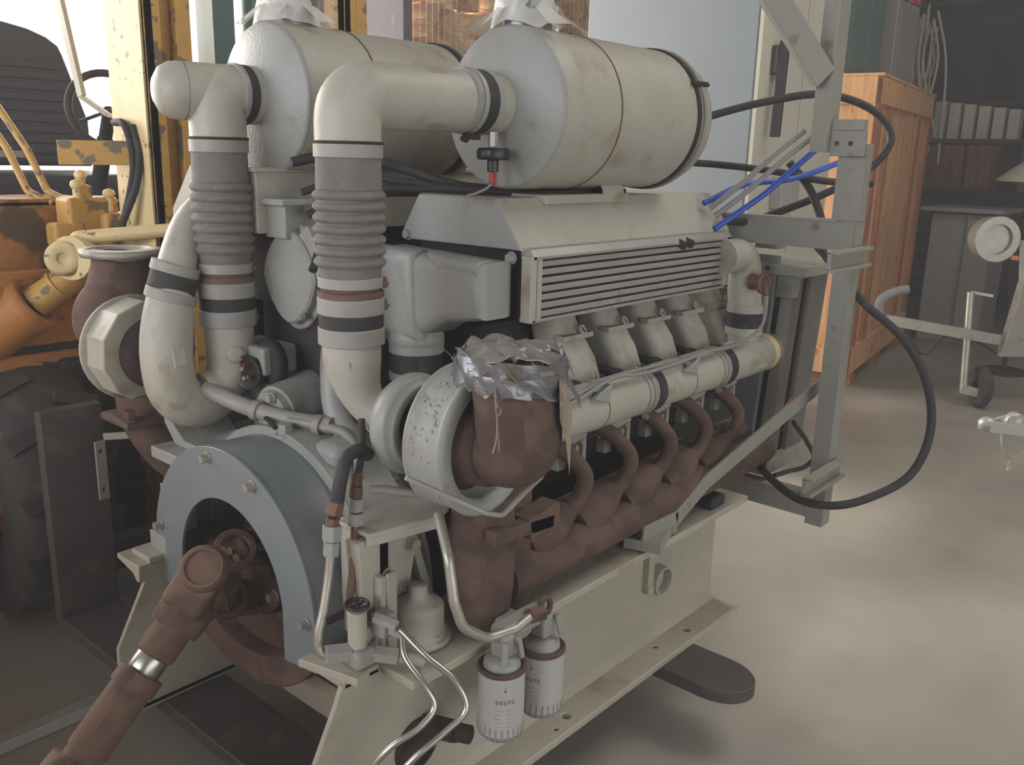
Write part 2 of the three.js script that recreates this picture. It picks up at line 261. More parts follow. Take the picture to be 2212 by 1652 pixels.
// rack of firewood behind wire mesh
{
  const t = thing('firewood_rack', 'red-brown steel rack holding split firewood behind wire mesh', 'rack', [5.6, 0, -5.3]);
  for (const y of [0.1, 1.05, 2.24, 3.4]) part(t, 'shelf_rail', B(4.5, 7.1, y, y + 0.09, -4.98, -4.9, 0.004), M.redBrown);
  for (const y of [0.1, 1.05, 2.24, 3.4]) part(t, 'shelf_board', B(4.5, 7.1, y + 0.05, y + 0.08, -5.6, -4.98, 0.002), M.woodDark);
  for (const x of [4.46, 7.12]) part(t, 'upright', B(x - 0.04, x + 0.04, 0, 4.1, -5.0, -4.9, 0.004), M.dark);
  for (const x of [4.46, 7.12]) part(t, 'upright', B(x - 0.04, x + 0.04, 0, 4.1, -5.7, -5.6, 0.004), M.dark);
  part(t, 'side_sheet', B(4.48, 4.5, 0.1, 4.1, -5.6, -5.0, 0.002), M.dark);
  const w = []; for (let i = 0; i < 44; i++) { const x = 4.5 + i * 0.06; w.push(bar([x, 0.2, -4.885], [x, 3.4, -4.885], 0.004, 0.004)); } for (let i = 0; i < 44; i++) { const y = 0.2 + i * 0.074; w.push(bar([4.5, y, -4.885], [7.1, y, -4.885], 0.004, 0.004)); }
  part(t, 'wire_mesh', w, M.zinc).userData.kind = 'stuff';
  const q = rng(21);
  const protos = [];
  for (let k = 0; k < 5; k++) { // split logs: a third or half round with rough bark side
    const n = 9, a0 = 0.9 + q() * 1.6, pts = [[0, 0]]; for (let i = 0; i <= n; i++) { const a = (i / n - 0.5) * a0 * 2; const r = 0.085 + 0.03 * q(); pts.push([Math.cos(a) * r, Math.sin(a) * r]); }
    protos.push(prism(pts, 'z', 0, 0.42 + 0.1 * q(), 0.004));
  }
  for (const y0 of [1.14, 2.33]) for (let row = 0; row < 6; row++) for (let k = 0; k < 13; k++) {
    const g = protos[Math.floor(q() * 5)].clone(), cross = q() < 0.38; g.translate(-0.05, 0, -0.25); g.rotateZ(q() * 6.3); g.rotateY(cross ? Math.PI / 2 + (q() - 0.5) * 0.5 : (q() - 0.5) * 0.4); g.rotateX((q() - 0.5) * 0.4);
    const x = 4.82 + k * 0.178 + (q() - 0.5) * 0.05, y = y0 + 0.02 + row * 0.155 + (q() - 0.5) * 0.03; if (y > y0 + 0.92 || (y0 < 2 && row > 4)) continue;
    single('firewood_log', 'split firewood stacked behind the rack mesh, sunlit brightness put into its colour', 'firewood', g.translate(x, y + 0.06, -5.27), q() < 0.5 ? M.log : M.logEnd, null, 'firewood in the mesh rack');
  }
}
// steel control cabinet behind the engine
{
  const t = thing('control_cabinet', 'tall grey-blue steel control cabinet with a pale hinged door', 'cabinet', [4.75, 0, -2.67]);
  part(t, 'body', B(4.26, 5.24, 0.08, 2.75, -3.2, -2.17, 0.006), M.cabinet);
  part(t, 'plinth', B(4.3, 5.2, 0, 0.08, -3.16, -2.2, 0.002), M.charcoal);
  part(t, 'door_panel', B(4.265, 4.76, 0.1, 2.73, -2.17, -2.145, 0.004), M.cabinetPale, 'pale cream door');
  part(t, 'door_panel', B(4.77, 5.235, 0.1, 2.73, -2.17, -2.145, 0.004), M.cabinetPale, 'pale cream door');
  part(t, 'door_handle', [B(4.37, 4.46, 2.02, 2.16, -2.145, -2.11, 0.01), bar([4.4, 2.18, -2.09], [4.36, 1.72, -2.08], 0.05, 0.02)], M.gloss, 'black swing handle');
  part(t, 'name_plate', B(4.62, 4.7, 2.42, 2.5, -2.146, -2.141, 0.001), M.white);
  part(t, 'terminal_strip', [B(4.5, 4.72, 1.36, 1.52, -2.145, -2.08, 0.006)], M.band);
}
// wooden packing crate, turned a little
{
  const P0 = [6.42, -2.35], P1 = [8.55, -2.66], P2 = [6.25, -3.45];  // near corner, far end, left end
  const t = thing('packing_crate', 'tall reddish plywood packing crate with battens, standing on the floor', 'crate', [7.4, 0, -2.9]);
  const at = (u, o, Pa = P0, Pb = P1) => { const dx = Pb[0] - Pa[0], dz = Pb[1] - Pa[1], L = Math.hypot(dx, dz); return [Pa[0] + (dx / L) * u - (dz / L) * o, Pa[1] + (dz / L) * u + (dx / L) * o]; };
  const slab = (u0, u1, y0, y1, o0, o1) => { const q = [at(u0, o0), at(u1, o0), at(u1, o1), at(u0, o1)]; return prism(q, 'y', y0, y1, 0.004); };
  const slabL = (u0, u1, y0, y1, o0, o1) => { const q = [at(u0, -o0, P0, P2), at(u1, -o0, P0, P2), at(u1, -o1, P0, P2), at(u0, -o1, P0, P2)]; return prism(q, 'y', y0, y1, 0.004); };
  for (let k = 0; k < 4; k++) part(t, 'plywood_sheet', slab(0.02 + k * 0.53, 0.54 + k * 0.53, 0.12, 2.16, -0.02, 0), M.wood);
  for (let k = 0; k < 2; k++) part(t, 'plywood_sheet', slabL(0.02 + k * 0.55, 0.56 + k * 0.55, 0.12, 2.16, -0.02, 0), M.wood);
  for (const [a, b] of [[0, 0.12], [0.36, 0.46], [1.5, 1.64], [2.03, 2.15]]) part(t, 'batten', slab(a, b, 0.1, 2.17, 0, 0.03), M.woodDark);
  part(t, 'top_rail', slab(0, 2.15, 2.0, 2.18, 0.002, 0.034), M.wood); part(t, 'bottom_rail', slab(0, 2.15, 0.1, 0.3, 0.002, 0.034), M.wood);
  for (const [a, b] of [[0, 0.11], [0.9, 1.05]]) part(t, 'batten', slabL(a, b, 0.1, 2.17, 0, 0.03), M.wood);
  part(t, 'top_rail', slabL(0, 1.1, 2.0, 2.18, 0.002, 0.034), M.wood); part(t, 'bottom_rail', slabL(0, 1.1, 0.1, 0.28, 0.002, 0.034), M.wood);
  part(t, 'lid', prism([at(-0.03, 0.04), at(2.17, 0.04), at(2.17, -1.1), at(-0.03, -1.1)], 'y', 2.18, 2.2, 0.003), M.wood);
  for (const u of [0.1, 1.0, 1.95]) part(t, 'skid', slab(u, u + 0.12, 0, 0.1, -1.0, 0.03), M.woodDark);
  part(t, 'back_panel', prism([at(0, -1.08), at(2.15, -1.08), at(2.15, -1.1), at(0, -1.1)], 'y', 0.1, 2.18, 0.003), M.wood);
}
// boxes on top of the crate
{
  const t = thing('transformer_box', 'dark green steel box with recessed panels standing on the crate', 'box', [7.0, 2.2, -2.9]);
  part(t, 'body', B(6.72, 7.42, 2.205, 2.95, -3.25, -2.72, 0.02), M.green); part(t, 'lid', B(6.68, 7.46, 2.95, 3.0, -3.3, -2.66, 0.02), M.darkRust);
  for (const [a, b] of [[6.76, 7.05], [7.1, 7.38]]) part(t, 'recessed_panel', B(a, b, 2.28, 2.88, -2.722, -2.712, 0.004), M.green);
  part(t, 'side_panel', B(6.712, 6.722, 2.28, 2.88, -3.2, -2.78, 0.004), M.green);
}
single('grey_case', 'plain grey case standing on the crate beside the green box', 'case', [B(7.62, 8.12, 2.205, 2.86, -3.1, -2.7, 0.015), B(7.66, 8.08, 2.25, 2.8, -2.7, -2.69, 0.004)], M.grey);
single('red_bracket', 'small red bracket on top of the grey case', 'bracket', [B(7.92, 8.12, 2.865, 2.89, -2.74, -2.7, 0.004), B(7.92, 7.95, 2.89, 2.98, -2.74, -2.7, 0.004), B(8.09, 8.12, 2.89, 2.98, -2.74, -2.7, 0.004)], M.red);
// dark storage rack along the far wall with clutter
{
  const t = thing('storage_rack', 'dark steel storage rack full of parts along the far wall', 'rack', [11.4, 0, -2.4]);
  for (const z of [-5.6, -3.9, -2.2, -0.5]) for (const x of [11.0, 11.9]) part(t, 'upright', B(x, x + 0.08, 0, 4, z, z + 0.08, 0.004), M.charcoal);
  for (const y of [0.25, 1.3, 2.25, 3.3]) part(t, 'shelf', B(10.98, 12.0, y, y + 0.05, -5.6, -0.42, 0.003), M.charcoal);
  part(t, 'back_sheet', B(12.0, 12.02, 0, 4, -5.6, -0.42, 0.002), M.charcoal);
  const q = rng(33);
  for (const [y, n] of [[0.3, 9], [1.35, 10], [2.3, 7], [3.35, 8]]) for (let k = 0; k < n; k++) {
    const z = -5.4 + k * (4.8 / n) + q() * 0.1, w = 0.25 + q() * 0.2, h = 0.25 + q() * 0.45;
    { const mi = Math.floor(q() * 4), ord = ['bottom', 'second', 'third', 'top'][[0.3, 1.35, 2.3, 3.35].indexOf(y)]; single('storage_bin', ['charcoal', 'rust-brown', 'blackish', 'brown'][mi] + ' lidded parts bin on the ' + ord + ' shelf of the far storage rack', 'bin', [B(11.1, 11.6 + q() * 0.2, y + 0.001, y + h, z, z + w, 0.02), B(11.07, 11.62, y + h, y + h + 0.03, z - 0.015, z + w + 0.015, 0.006)], [M.charcoal, M.darkRust, M.dark, M.woodDark][mi], null, 'bins on the far rack'); }
  }
}
for (let k = 0; k < 6; k++) single('white_carton', 'pale slim carton leaning in a row on a high dark shelf', 'carton', B(9.75 + k * 0.02, 10.0, 1.862, 2.22 - k * 0.015, -2.98 + k * 0.13, -2.88 + k * 0.13, 0.006), M.cabinetPale, null, 'cartons in a row');
single('carton_shelf', 'dark shelf on brackets carrying the row of pale cartons', 'shelf', [B(9.6, 10.4, 1.82, 1.86, -3.6, -2.0, 0.004), B(9.9, 9.95, 0, 1.82, -3.5, -3.45, 0.003), B(9.9, 9.95, 0, 1.82, -2.1, -2.05, 0.003)], M.charcoal);
{
  const q = rng(5), g = []; for (let k = 0; k < 26; k++) { const z = -3.5 + q() * 0.5, x = 9.5 + q() * 0.3; g.push(hose([[x, 3.2 - q() * 0.3, z], [x + (q() - 0.5) * 0.2, 2.6, z + (q() - 0.3) * 0.2], [x + (q() - 0.5) * 0.3, 2.0 - q() * 0.4, z + 0.1 + (q() - 0.5) * 0.4]], 0.012, 10, 6)); }
  single('rope_bundle', 'tangled bundle of pale ropes hanging behind the packing crate', 'ropes', g, M.cabinetPale).userData.kind = 'stuff';
}
single('tool_cupboard', 'dark grey steel cupboard with a pale door edge behind the trailer', 'cupboard', [B(8.9, 9.5, 0, 1.18, -2.62, -2.1, 0.01), B(8.86, 8.9, 0.05, 1.15, -2.3, -2.08, 0.006), B(8.8, 9.5, 1.2, 1.24, -2.7, -2.0, 0.006)], M.grey);
// trailer drawbar with jockey wheel and a mast carrying a round drum
{
  const t = thing('trailer', 'grey trailer drawbar with jockey wheel and winch post standing behind the crate', 'trailer', [6.9, 0, -1.6]);
  part(t, 'drawbar', [bar([6.1, 0.6, -2.02], [6.95, 0.41, -1.2], 0.07, 0.07), bar([6.95, 0.41, -1.2], [7.4, 0.41, -0.75], 0.08, 0.08)], M.zinc);
  part(t, 'coupling_handle', hose([[6.08, 0.6, -2.03], [6.08, 0.72, -2.04], [6.15, 0.78, -1.98], [6.22, 0.8, -1.92]], 0.03, 14, 10), M.grey);
  part(t, 'winch_post', prism([[-0.16, 0], [0.16, 0], [0.09, 0.5], [-0.09, 0.5]], 'z', -0.03, 0.03, 0.003).rotateY(-0.75).translate(6.78, 0.36, -1.3), M.zinc);
  part(t, 'post_head', bar([6.8, 0.84, -1.32], [6.8, 1.14, -1.36], 0.11, 0.11), M.zinc);
  const d = part(t, 'winch_drum', [cyl([6.72, 1.14, -1.6], [6.64, 1.14, -1.53], 0.14, 0.14, 28), ring([6.62, 1.14, -1.52], [-0.75, 0, 0.66], 0.15, 0.1, 0.02)], M.zinc);
  part(t, 'yellow_strap', bar([6.74, 1.02, -1.45], [6.86, 1.0, -1.22], 0.02, 0.03), M.amber);
  part(t, 'jockey_stem', [cyl([6.52, 0.1, -1.56], [6.58, 0.78, -1.62], 0.025, 0.025, 14), bar([6.58, 0.78, -1.62], [6.66, 0.76, -1.5], 0.02, 0.02)], M.zinc);
  part(t, 'jockey_fork', bar([6.5, 0.13, -1.57], [6.57, 0.1, -1.42], 0.02, 0.06), M.zinc);
  part(t, 'jockey_wheel', lathe([6.6, 0.145, -1.48], [0.66, 0, 0.75], [[-0.035, 0.04], [-0.035, 0.12], [-0.02, 0.142], [0.02, 0.142], [0.035, 0.12], [0.035, 0.04]], 32), M.tyre);
  part(t, 'axle_wheel', lathe([8.0, 0.3, -0.5], [0.7, 0, -0.7], [[-0.08, 0.1], [-0.08, 0.26], [-0.05, 0.3], [0.05, 0.3], [0.08, 0.26], [0.08, 0.1]], 32), M.tyre);
  part(t, 'cable', hose([[6.25, 0.53, -1.9], [6.35, 0.35, -1.8], [6.5, 0.5, -1.68], [6.7, 0.36, -1.4]], 0.008, 24, 6), M.charcoal);
}
// galvanised coupling plate at the right edge, on its stand
{
  const t = thing('coupling_plate', 'shiny galvanised tow coupling with safety cable on a floor stand', 'coupling', [3.93, 0, -0.68]);
  part(t, 'channel', bar([3.76, 0.625, -0.8], [4.2, 0.56, -0.3], 0.07, 0.045), M.alu);
  part(t, 'nose', lathe([3.765, 0.627, -0.795], [0, 1, 0], [[-0.022, 0], [-0.022, 0.034], [0.01, 0.036], [0.026, 0.02], [0.028, 0]], 20), M.alu);
  part(t, 'latch', [lathe([3.835, 0.635, -0.715], [0.75, 0, -0.66], [[-0.02, 0], [-0.02, 0.04], [0.02, 0.04], [0.02, 0]], 22), cyl([3.8, 0.66, -0.75], [3.77, 0.64, -0.79], 0.006)], M.alu);
  part(t, 'safety_cable', hose([[3.8, 0.6, -0.75], [3.8, 0.54, -0.74], [3.83, 0.49, -0.71], [3.87, 0.53, -0.67], [3.875, 0.6, -0.665]], 0.004, 20, 6), M.zinc);
  part(t, 'cable_hook', [cyl([3.83, 0.49, -0.71], [3.83, 0.455, -0.71], 0.005), torus([3.83, 0.45, -0.71], [1, 0, 1], 0.008, 0.003, 14, 6)], M.zinc);
  part(t, 'stand', [cyl([4.2, 0, -0.3], [4.2, 0.54, -0.3], 0.03), B(4.05, 4.35, 0, 0.02, -0.45, -0.15, 0.003)], M.zinc);
}
single('lamp_reflector', 'cream dish-shaped reflector at the dark far shelves', 'reflector', lathe([7.9, 1.5, -1.62], [0, 1, 0], [[0, 0.26], [0.012, 0.262], [0.1, 0.16], [0.17, 0.06], [0.19, 0.04], [0.26, 0.04], [0.26, 0]], 32), M.cabinetPale);
single('reflector_post', 'thin dark post carrying the cream reflector', 'post', [cyl([7.9, 0, -1.62], [7.9, 1.6, -1.62], 0.02), cyl([7.9, 0, -1.62], [7.9, 0.03, -1.62], 0.16)], M.charcoal);
for (const [y, z] of [[2.66, -2.02], [2.5, -2.05], [2.38, -1.98]]) single('pale_pipe', 'pale plastic pipe lying across high wall brackets', 'pipe', cyl([9.6, y, z], [9.6, y - 0.02, z + 1.2], 0.05), M.cabinetPale, null, 'pipes on brackets');
single('pipe_bracket_post', 'dark post with arms holding the pale pipes', 'post', [B(9.66, 9.72, 0, 2.8, -1.75, -1.69, 0.004), B(9.5, 9.72, 2.58, 2.61, -1.75, -1.69, 0.003), B(9.5, 9.72, 2.42, 2.45, -1.75, -1.69, 0.003), B(9.5, 9.72, 2.3, 2.325, -1.75, -1.69, 0.003)], M.charcoal);

// ---------------------------------------------------------------- forklift behind the engine
{
  const f = thing('forklift', 'old yellow forklift carrying the engine on its forks, with a black seat', 'forklift', [1.8, 0, -3.6]);
  const rail = (x0, x1) => [B(x0, x1, 0.12, 3.2, -2.98, -2.94), B(x0, x0 + 0.03, 0.12, 3.2, -2.94, -2.75), B(x0, x0 + 0.055, 0.12, 3.2, -2.79, -2.75), B(x1 - 0.05, x1, 0.12, 3.2, -2.79, -2.75), B(x1 - 0.03, x1, 0.12, 3.2, -2.94, -2.79), B(x0 + 0.03, x1 - 0.03, 0.12, 3.2, -2.805, -2.795)];
  part(f, 'mast_rail', rail(1.43, 1.585), M.yellow); part(f, 'mast_rail', rail(2.195, 2.3), M.yellow);
  part(f, 'mast_lit_side', B(1.422, 1.43, 0.5, 3.2, -2.985, -2.76, 0.001), M.yellowPale, 'yellow side of the mast, paled by window light put into its colour');  // paler copy of the mast yellow, window light painted into it
  part(f, 'inner_rail', B(1.72, 1.8, 0.2, 3.2, -2.95, -2.84), M.green); part(f, 'inner_rail', B(2.09, 2.14, 0.2, 3.2, -2.95, -2.84), M.darkRust);
  part(f, 'lift_cylinder', cyl([1.94, 0.3, -2.9], [1.94, 3.2, -2.9], 0.07), M.green); part(f, 'chain', B(2.15, 2.175, 0.4, 3.2, -2.86, -2.84, 0.002), M.zinc);
  part(f, 'mast_crossbar', [B(1.43, 2.4, 0.14, 0.34, -2.99, -2.985), B(1.43, 2.4, 2.9, 3.1, -3.0, -2.985)], M.yellow);
  part(f, 'carriage', [B(1.0, 2.5, 0.28, 0.38, -2.72, -2.66), B(1.0, 2.5, 0.68, 0.78, -2.72, -2.66)], M.darkRust);
  for (const x of [1.055, 2.09]) {
    const s = []; for (let k = 0; k <= 12; k++) { const a = Math.PI * (k / 12); s.push([x + 0.09 * Math.cos(a), -1.02 + 0.11 * Math.sin(a)]); }
    part(f, 'fork', [prism([[x + 0.09, -2.62], ...s, [x - 0.09, -2.62]], 'y', 0.165, 0.204, 0.003), B(x - 0.09, x + 0.09, 0.165, 0.85, -2.66, -2.62, 0.004)], M.fork, 'dark worn steel fork');
  }
  part(f, 'cross_bracket', bar([1.24, 1.572, -2.98], [1.43, 1.575, -2.86], 0.05, 0.075), M.yellow);
  part(f, 'dash_panel', [B(0.55, 1.42, 0.82, 1.415, -3.2, -3.16, 0.006), B(0.55, 1.42, 1.395, 1.42, -3.45, -3.16, 0.004)], M.orange);
  part(f, 'side_gusset', prism([[0.55, 0.8], [1.3, 0.8], [1.3, 0.86], [1.38, 1.0], [1.38, 1.2], [0.55, 1.2]], 'z', -3.1, -3.06, 0.004), M.orange);
  part(f, 'chassis', [B(0.7, 2.9, 0.12, 1.3, -5.3, -3.22, 0.02), B(1.2, 2.7, 0.1, 0.9, -3.25, -3.02, 0.02)], M.dark);  // chassis made wide and low to keep door light off the floor
  part(f, 'light_block_skirt', [B(0.28, 0.7, 0.12, 0.95, -4.6, -3.6, 0.03), B(0.28, 0.7, 0.12, 0.6, -3.62, -2.95, 0.03)], M.dark);  // unseen skirts added to block back door light from the floor
  const tr = part(f, 'front_tyre', lathe([1.1, 0.46, -3.2], [1, 0, 0], [[-0.15, 0.24], [-0.16, 0.36], [-0.13, 0.44], [0, 0.455], [0.13, 0.44], [0.16, 0.36], [0.15, 0.24]], 56), M.tyre, 'big worn black tyre');
  for (let k = 0; k < 28; k++) { const a = (k / 28) * Math.PI * 2, s = k % 2 ? 1 : -1; part(tr, 'tread_lug', bar([1.1 + s * 0.02, 0.46 + Math.cos(a) * 0.445, -3.2 + Math.sin(a) * 0.445], [1.1 + s * 0.15, 0.46 + Math.cos(a + 0.1) * 0.425, -3.2 + Math.sin(a + 0.1) * 0.425], 0.055, 0.04, [0, Math.cos(a), Math.sin(a)]), M.tyre); }
  part(f, 'wheel_rim', lathe([0.98, 0.46, -3.2], [1, 0, 0], [[0, 0.0], [0, 0.1], [0.03, 0.12], [0.05, 0.24], [0.0, 0.25]], 32), M.orange);
  part(f, 'rear_tyre', lathe([1.1, 0.36, -4.9], [1, 0, 0], [[-0.12, 0.18], [-0.12, 0.32], [0, 0.36], [0.12, 0.32], [0.12, 0.18]], 40), M.tyre);
  const c0 = [0.98, 0.95, -3.14], c1 = [1.135, 1.1, -3.02], c2 = [1.3, 1.235, -2.93];
  const tc = part(f, 'tilt_cylinder', [lathe(c0, [0.155, 0.15, 0.12], [[-0.2, 0], [-0.2, 0.085], [0.2, 0.085], [0.215, 0.09], [0.25, 0.09], [0.25, 0.06], [0.2, 0.058], [0.2, 0]], 32)], M.orange);
  part(tc, 'rod', [cyl(c1, c2, 0.05, 0.046, 24), ring([1.2, 1.155, -2.985], [0.155, 0.15, 0.12], 0.053, 0.03, 0.012)], M.yellow);
  part(tc, 'rod_eye', [lathe([1.2, 1.25, -2.92], [-0.5, 0, 0.86], [[-0.02, 0], [-0.02, 0.055], [0.02, 0.055], [0.025, 0.04], [0.025, 0.02], [0.018, 0.02], [0.018, 0]], 24), cyl([1.21, 1.25, -2.9], [1.33, 1.25, -2.98], 0.07, 0.07, 20)], M.yellowPale);
  part(tc, 'pin_bracket', pipe([[1.25, 1.29, -2.95], [1.25, 1.31, -2.93], [1.46, 1.34, -2.72]], 0.022, 0.02), M.yellowPale);
  // seat
  const s1 = []; for (let k = 0; k <= 10; k++) { const a = Math.PI * (1 - k / 10); s1.push([1.5 + 0.4 * Math.cos(a) * (1 - 0.15), 1.98 + 0.12 * Math.sin(a)]); }
  const seat = part(f, 'seat_backrest', prism([[1.08, 1.5], [1.16, 1.98], ...s1.slice(1, -1), [1.84, 1.98], [1.93, 1.7], [1.93, 1.5]], 'z', -4.45, -4.27, 0.03), M.seat, 'black vinyl seat back');
  for (let k = 0; k < 9; k++) part(seat, 'seat_rib', B(1.16, 1.84, 1.55 + k * 0.045, 1.585 + k * 0.045, -4.28, -4.262, 0.008), M.seat);
  part(f, 'seat_cushion', B(1.08, 1.95, 1.36, 1.48, -4.4, -3.85, 0.04), M.seat, 'black vinyl seat cushion');
  part(f, 'seat_base', B(0.9, 2.2, 1.29, 1.38, -4.6, -3.6, 0.01), M.dark);
  part(f, 'engine_cover_edge', B(0.5, 1.6, 1.535, 1.565, -4.2, -4.15, 0.004), M.zinc);
  const sw = V(0.2, 0.75, 0.63).normalize().toArray();
  const st = part(f, 'steering_wheel', [torus([1.66, 1.725, -3.5], [-0.2, 0.3, 0.9], 0.145, 0.014, 40, 12), bar([1.55, 1.68, -3.52], [1.77, 1.77, -3.48], 0.02, 0.012), cyl([1.66, 1.725, -3.5], [1.68, 1.62, -3.6], 0.025)], M.rubber, 'black steering wheel');
  part(f, 'steering_column', cyl([1.68, 1.62, -3.6], [1.7, 1.3, -3.8], 0.03), M.dark);
  part(f, 'indicator_lamp', B(1.64, 1.7, 1.68, 1.76, -3.35, -3.29, 0.012), M.amber, 'orange indicator lamp');
  part(f, 'roof_pillar', [bar([1.42, 2.4, -3.4], [1.47, 1.76, -3.3], 0.04, 0.016), bar([1.47, 1.76, -3.3], [1.53, 1.7, -3.24], 0.04, 0.014), bar([1.53, 1.7, -3.24], [1.6, 1.675, -3.16], 0.035, 0.012)], M.cabinetPale, 'bent pale flat bar');
  part(f, 'mast_hose', [hose([[1.41, 1.67, -2.95], [1.4, 1.66, -2.86], [1.405, 1.55, -2.83], [1.39, 1.45, -2.84], [1.37, 1.3, -2.9]], 0.012, 30, 8), hose([[1.415, 1.66, -2.84], [1.415, 1.58, -2.81], [1.4, 1.48, -2.81], [1.37, 1.36, -2.86]], 0.012, 30, 8)], M.rubber);
  for (const [dx, dz] of [[0, 0], [0.055, 0.02]]) part(f, 'control_lever', pipe([[1.17 + dx, 1.72, -3.42 + dz], [1.215 + dx, 1.575, -3.32 + dz], [1.235 + dx, 1.44, -3.24 + dz], [1.28 + dx, 1.405, -3.16 + dz]], 0.012, 0.04, 12), M.yellow, 'orange-yellow bent hand lever');
  const vb = part(f, 'valve_block', [B(1.27, 1.44, 1.3, 1.43, -3.13, -3.02, 0.015), B(1.31, 1.36, 1.4, 1.47, -3.08, -3.03, 0.012), B(1.37, 1.47, 1.26, 1.38, -3.06, -2.98, 0.015), B(1.22, 1.3, 1.27, 1.35, -3.1, -3.02, 0.015)], M.yellow, 'greasy yellow hydraulic valve block');
  for (const [x, y, z] of [[1.335, 1.47, -3.06], [1.31, 1.44, -3.04], [1.41, 1.41, -3.03]]) part(vb, 'knuckle', [cyl([x, y - 0.03, z], [x, y + 0.03, z], 0.014, 0.012), lathe([x, y + 0.03, z], [0, 1, 0], [[-0.018, 0], [-0.012, 0.016], [0, 0.02], [0.012, 0.016], [0.018, 0]], 14)], M.yellowPale);
  part(f, 'mudguard', B(0.7, 1.32, 0.93, 0.955, -3.75, -3.05, 0.006), M.dark);
  part(f, 'overhead_guard', [B(0.75, 0.81, 1.3, 3.0, -5.2, -5.14), B(2.75, 2.81, 1.3, 3.0, -5.2, -5.14), B(0.75, 2.81, 2.94, 3.0, -5.2, -3.4)], M.dark);
  part(f, 'counterweight', B(0.75, 2.85, 0.4, 1.35, -6.1, -5.3, 0.12), M.orange);
}
single('floor_bar', 'galvanised flat bar lying on the floor under the drive shaft', 'bar', bar([0.3, 0.018, -2.4], [1.02, 0.018, -2.4], 0.045, 0.034), M.alu);
